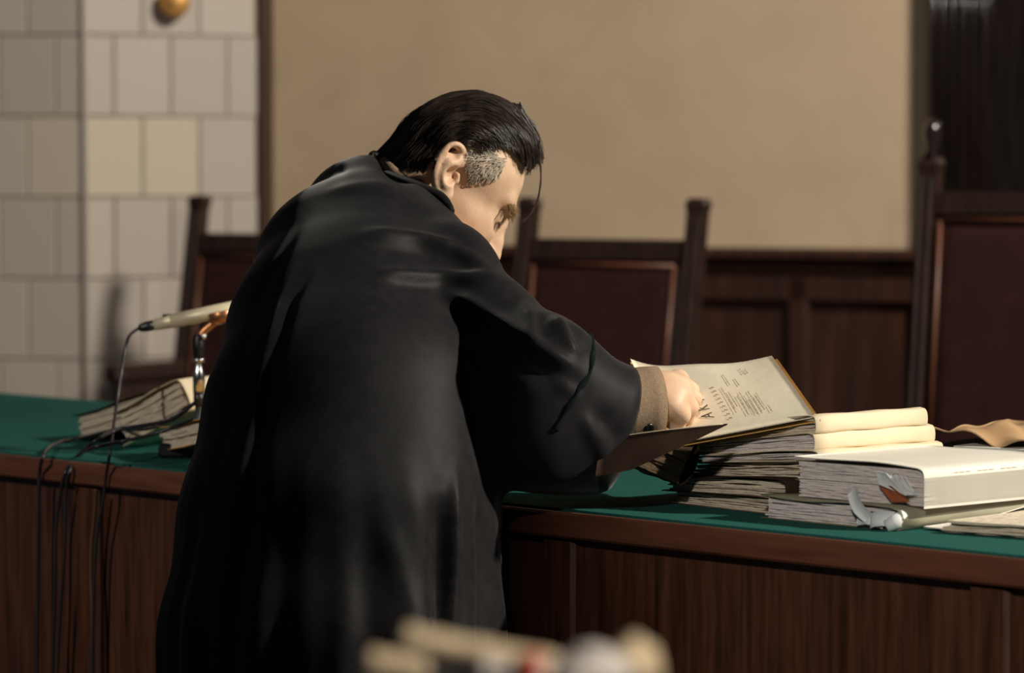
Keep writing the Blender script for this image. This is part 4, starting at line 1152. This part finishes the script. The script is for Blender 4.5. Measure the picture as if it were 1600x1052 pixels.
# velvet band near the cuff, following the sleeve surface
N2 = vnormals(V, Q); px2, py2 = proj(V)
def on_gown(a, c):
    ok = N2[:, 1] < 0.25
    d = np.hypot(px2 - a, py2 - c) + np.where(ok, 0, 1e6) + np.where(V[:, 1] < 4.62, 0, 40)
    w_ = np.exp(-(d / 3.0) ** 2) + 1e-12; i = int(np.argmin(d))
    return Vector(V[i]), Vector(N2[i])
def band(name, pts, wd, m, lift):
    sp = spline([Vector((a, c, 0)) for a, c in pts], 6); L = []; Rr = []
    n = len(sp); mids = []
    for p in sp: mids.append(on_gown(p.x, p.y))
    pos = [m_[0] for m_ in mids]
    for _ in range(3): pos = [pos[0]] + [(pos[i - 1] + pos[i] * 2 + pos[i + 1]) / 4 for i in range(1, n - 1)] + [pos[-1]]
    b = B()
    for i in range(n):
        tg = (pos[min(i + 1, n - 1)] - pos[max(i - 1, 0)]).normalized(); nn = mids[i][1]; sd = tg.cross(nn).normalized()
        wv = wd * (0.75 + 0.35 * math.sin(i * 0.9))
        for k, h in ((-1, 0.0), (-0.6, 1.0), (0.6, 1.0), (1, 0.0)):
            b.V.append(tuple(pos[i] + sd * (wv * k) + nn * (lift * h - 0.001)))
    for i in range(n - 1):
        for k in range(3): b.F.append([4 * i + k, 4 * i + k + 1, 4 * i + 5 + k, 4 * i + 4 + k])
    return b.obj(name, m, gown)
band('velvet_band', [(921, 519), (926, 545), (921, 580), (903, 612), (885, 640), (868, 672)], 0.0042, 'velvet', 0.004)
# gown collar
b = B()
cp = spline([P(586, 262, 4.90), P(600, 277, 4.86), P(620, 290, 4.825), P(652, 302, 4.785), P(688, 314, 4.755), P(706, 332, 4.735)], 6)
b.tube(cp, [0.004 + 0.009 * math.sin(math.pi * i / (len(cp) - 1)) for i in range(len(cp))], 12, flat=1.2)
b.obj('gown_collar', 'gown', gown)
# tan jacket: collar and the sleeve end
b = B()
cp = spline([P(584, 250, 4.95), P(594, 254, 4.90), P(606, 265, 4.865), P(618, 279, 4.845), P(634, 290, 4.83)], 6)
b.tube(cp, [0.009] * len(cp), 10, flat=1.4); b.obj('jacket_collar', 'jacket', man, label='tan jacket collar')
b = B()
jp = [P(900, 650, 4.515), P(950, 640, 4.53), P(985, 632, 4.55), P(1008, 630, 4.556), P(1027, 629, 4.56)]
jr = [0.040, 0.0415, 0.043, 0.0435, 0.0435]
b.tube(jp + [jp[-1] + Vector((0.0005, 0, 0)), P(1012, 630, 4.558), P(980, 634, 4.55)], jr + [0.0405, 0.040, 0.037], 40, cap=False)
js = b.obj('jacket_sleeve', 'jacket', man, label='tan jacket sleeve end')
jd = (jp[-1] - jp[2]).normalized()
for a, c in ((1012, 668), (991, 672)):
    o = P(a, c, 4.524); b = B(); nrm = (o - P(a, 631, 4.555)); nrm = (nrm - jd * nrm.dot(jd)).normalized()
    b.tube([o - nrm * 0.001, o + nrm * 0.002, o + nrm * 0.0035, o + nrm * 0.003], [0.0075, 0.0075, 0.0065, 0.0045], 18); b.obj('sleeve_button', 'button', js, label='black sleeve button')
# shoes
for sx in (-1, 1):
    hj = HIP + Vector((0.07 * sx, -0.06 * sx, -0.03)); an = Vector((hj.x, hj.y - 0.02, 0.09))
    b = B(); b.tube([an + Vector((-0.035, -0.05, -0.05)), an + Vector((-0.02, -0.02, -0.045)), an + Vector((0.04, 0.06, -0.05)), an + Vector((0.09, 0.13, -0.058)), an + Vector((0.105, 0.155, -0.065))], [0.03, 0.046, 0.048, 0.04, 0.02], 14, flat=0.85)
    b.obj('shoe', 'shoe', man)

# ================================================================ NEAR TABLE AND THE BLURRED BUNDLE ON IT
YF = 1.9
tz = P(800, 1150, YF).z; tf = P(800, 1056, YF).z
rt = thing('reading_stand', 'dark reading stand in the near foreground under the rolled papers', 'stand', (0.0, YF, 0))
B().box((-0.16, YF - 0.16, tz - 0.025), (0.16, YF + 0.13, tz), None, 0.004).obj('top', 'darkwood', rt, smooth=False)
B().box((-0.03, YF - 0.03, 0.03), (0.03, YF + 0.03, tz - 0.025), None, 0.004).obj('post', 'darkwood', rt, smooth=False)
B().box((-0.15, YF - 0.13, 0.0), (0.15, YF + 0.13, 0.03), None, 0.006).obj('foot', 'darkwood', rt, smooth=False)
bag = B().box((-0.075, YF - 0.05, tz), (0.075, YF + 0.06, tf), None, 0.006).obj('dark_folder', 'black', None)
tag(bag, 'dark folder in the near foreground under the blurred paper rolls', 'folder')
def roll(name, label, pts, r, m, dY=0.0):
    q = spline([P(a, c, YF + dY) for a, c in pts], 6)
    n = len(q); b = B(); b.tube(q, [r * (0.55 if i in (0, n - 1) else 1) * (1 + 0.08 * math.sin(i * 1.3)) for i in range(n)], 16)
    o = b.obj(name, m); tag(o, label, 'paper roll', 'rolled papers in the foreground'); return o
roll('paper_roll', 'longest blurred cream paper roll, lying on top in the near foreground', [(628, 992), (690, 1007), (770, 1021), (880, 1042)], 0.0058, M['paleroll'], 0.02)
roll('paper_roll', 'short blurred cream paper roll, lowest at the left of the near foreground', [(574, 1033), (620, 1040), (668, 1047)], 0.0062, M['paleroll'], -0.01)
roll('paper_roll', 'white blurred paper roll at the bottom edge, left of the red tape', [(752, 1048), (790, 1050), (860, 1056)], 0.0056, M['tissue'], -0.03)
b = B(); c = P(826, 1048, YF - 0.035)
b.tube([c + Vector((-0.003, 0, 0)), c + Vector((0.006, 0, 0))], 0.0085, 16); tag(b.obj('red_tape', 'redtape'), 'small blurred red tape round the papers at the bottom edge', 'tape')
def lump(name, label, px_, py_, r, m, dY, seed):
    rnd = random.Random(seed); c = P(px_, py_, YF + dY); b = B(); b.ball((0, 0, 0), 1.0, 26, 18)
    V = np.array(b.V); ph = [rnd.uniform(0, 6) for _ in range(4)]
    k = 1 + 0.10 * np.sin(5 * V[:, 0] + ph[0]) * np.sin(6 * V[:, 2] + ph[1]) + 0.07 * np.sin(11 * V[:, 1] + ph[2] + 7 * V[:, 0])
    V = V * k[:, None] * np.array(r) + np.array(c)
    o = mesh(name, V, b.F, m); tag(o, label, 'paper'); return o
lump('crumpled_tissue', 'blurred bluish-white crumpled paper at the right of the near foreground rolls', 925, 1054, (0.019, 0.016, 0.014), M['tissue'], -0.01, 3)
lump('paper_bundle', 'blurred cream bundle end, furthest right in the near foreground', 990, 1045, (0.0135, 0.02, 0.0155), M['paleroll'], 0.015, 6)
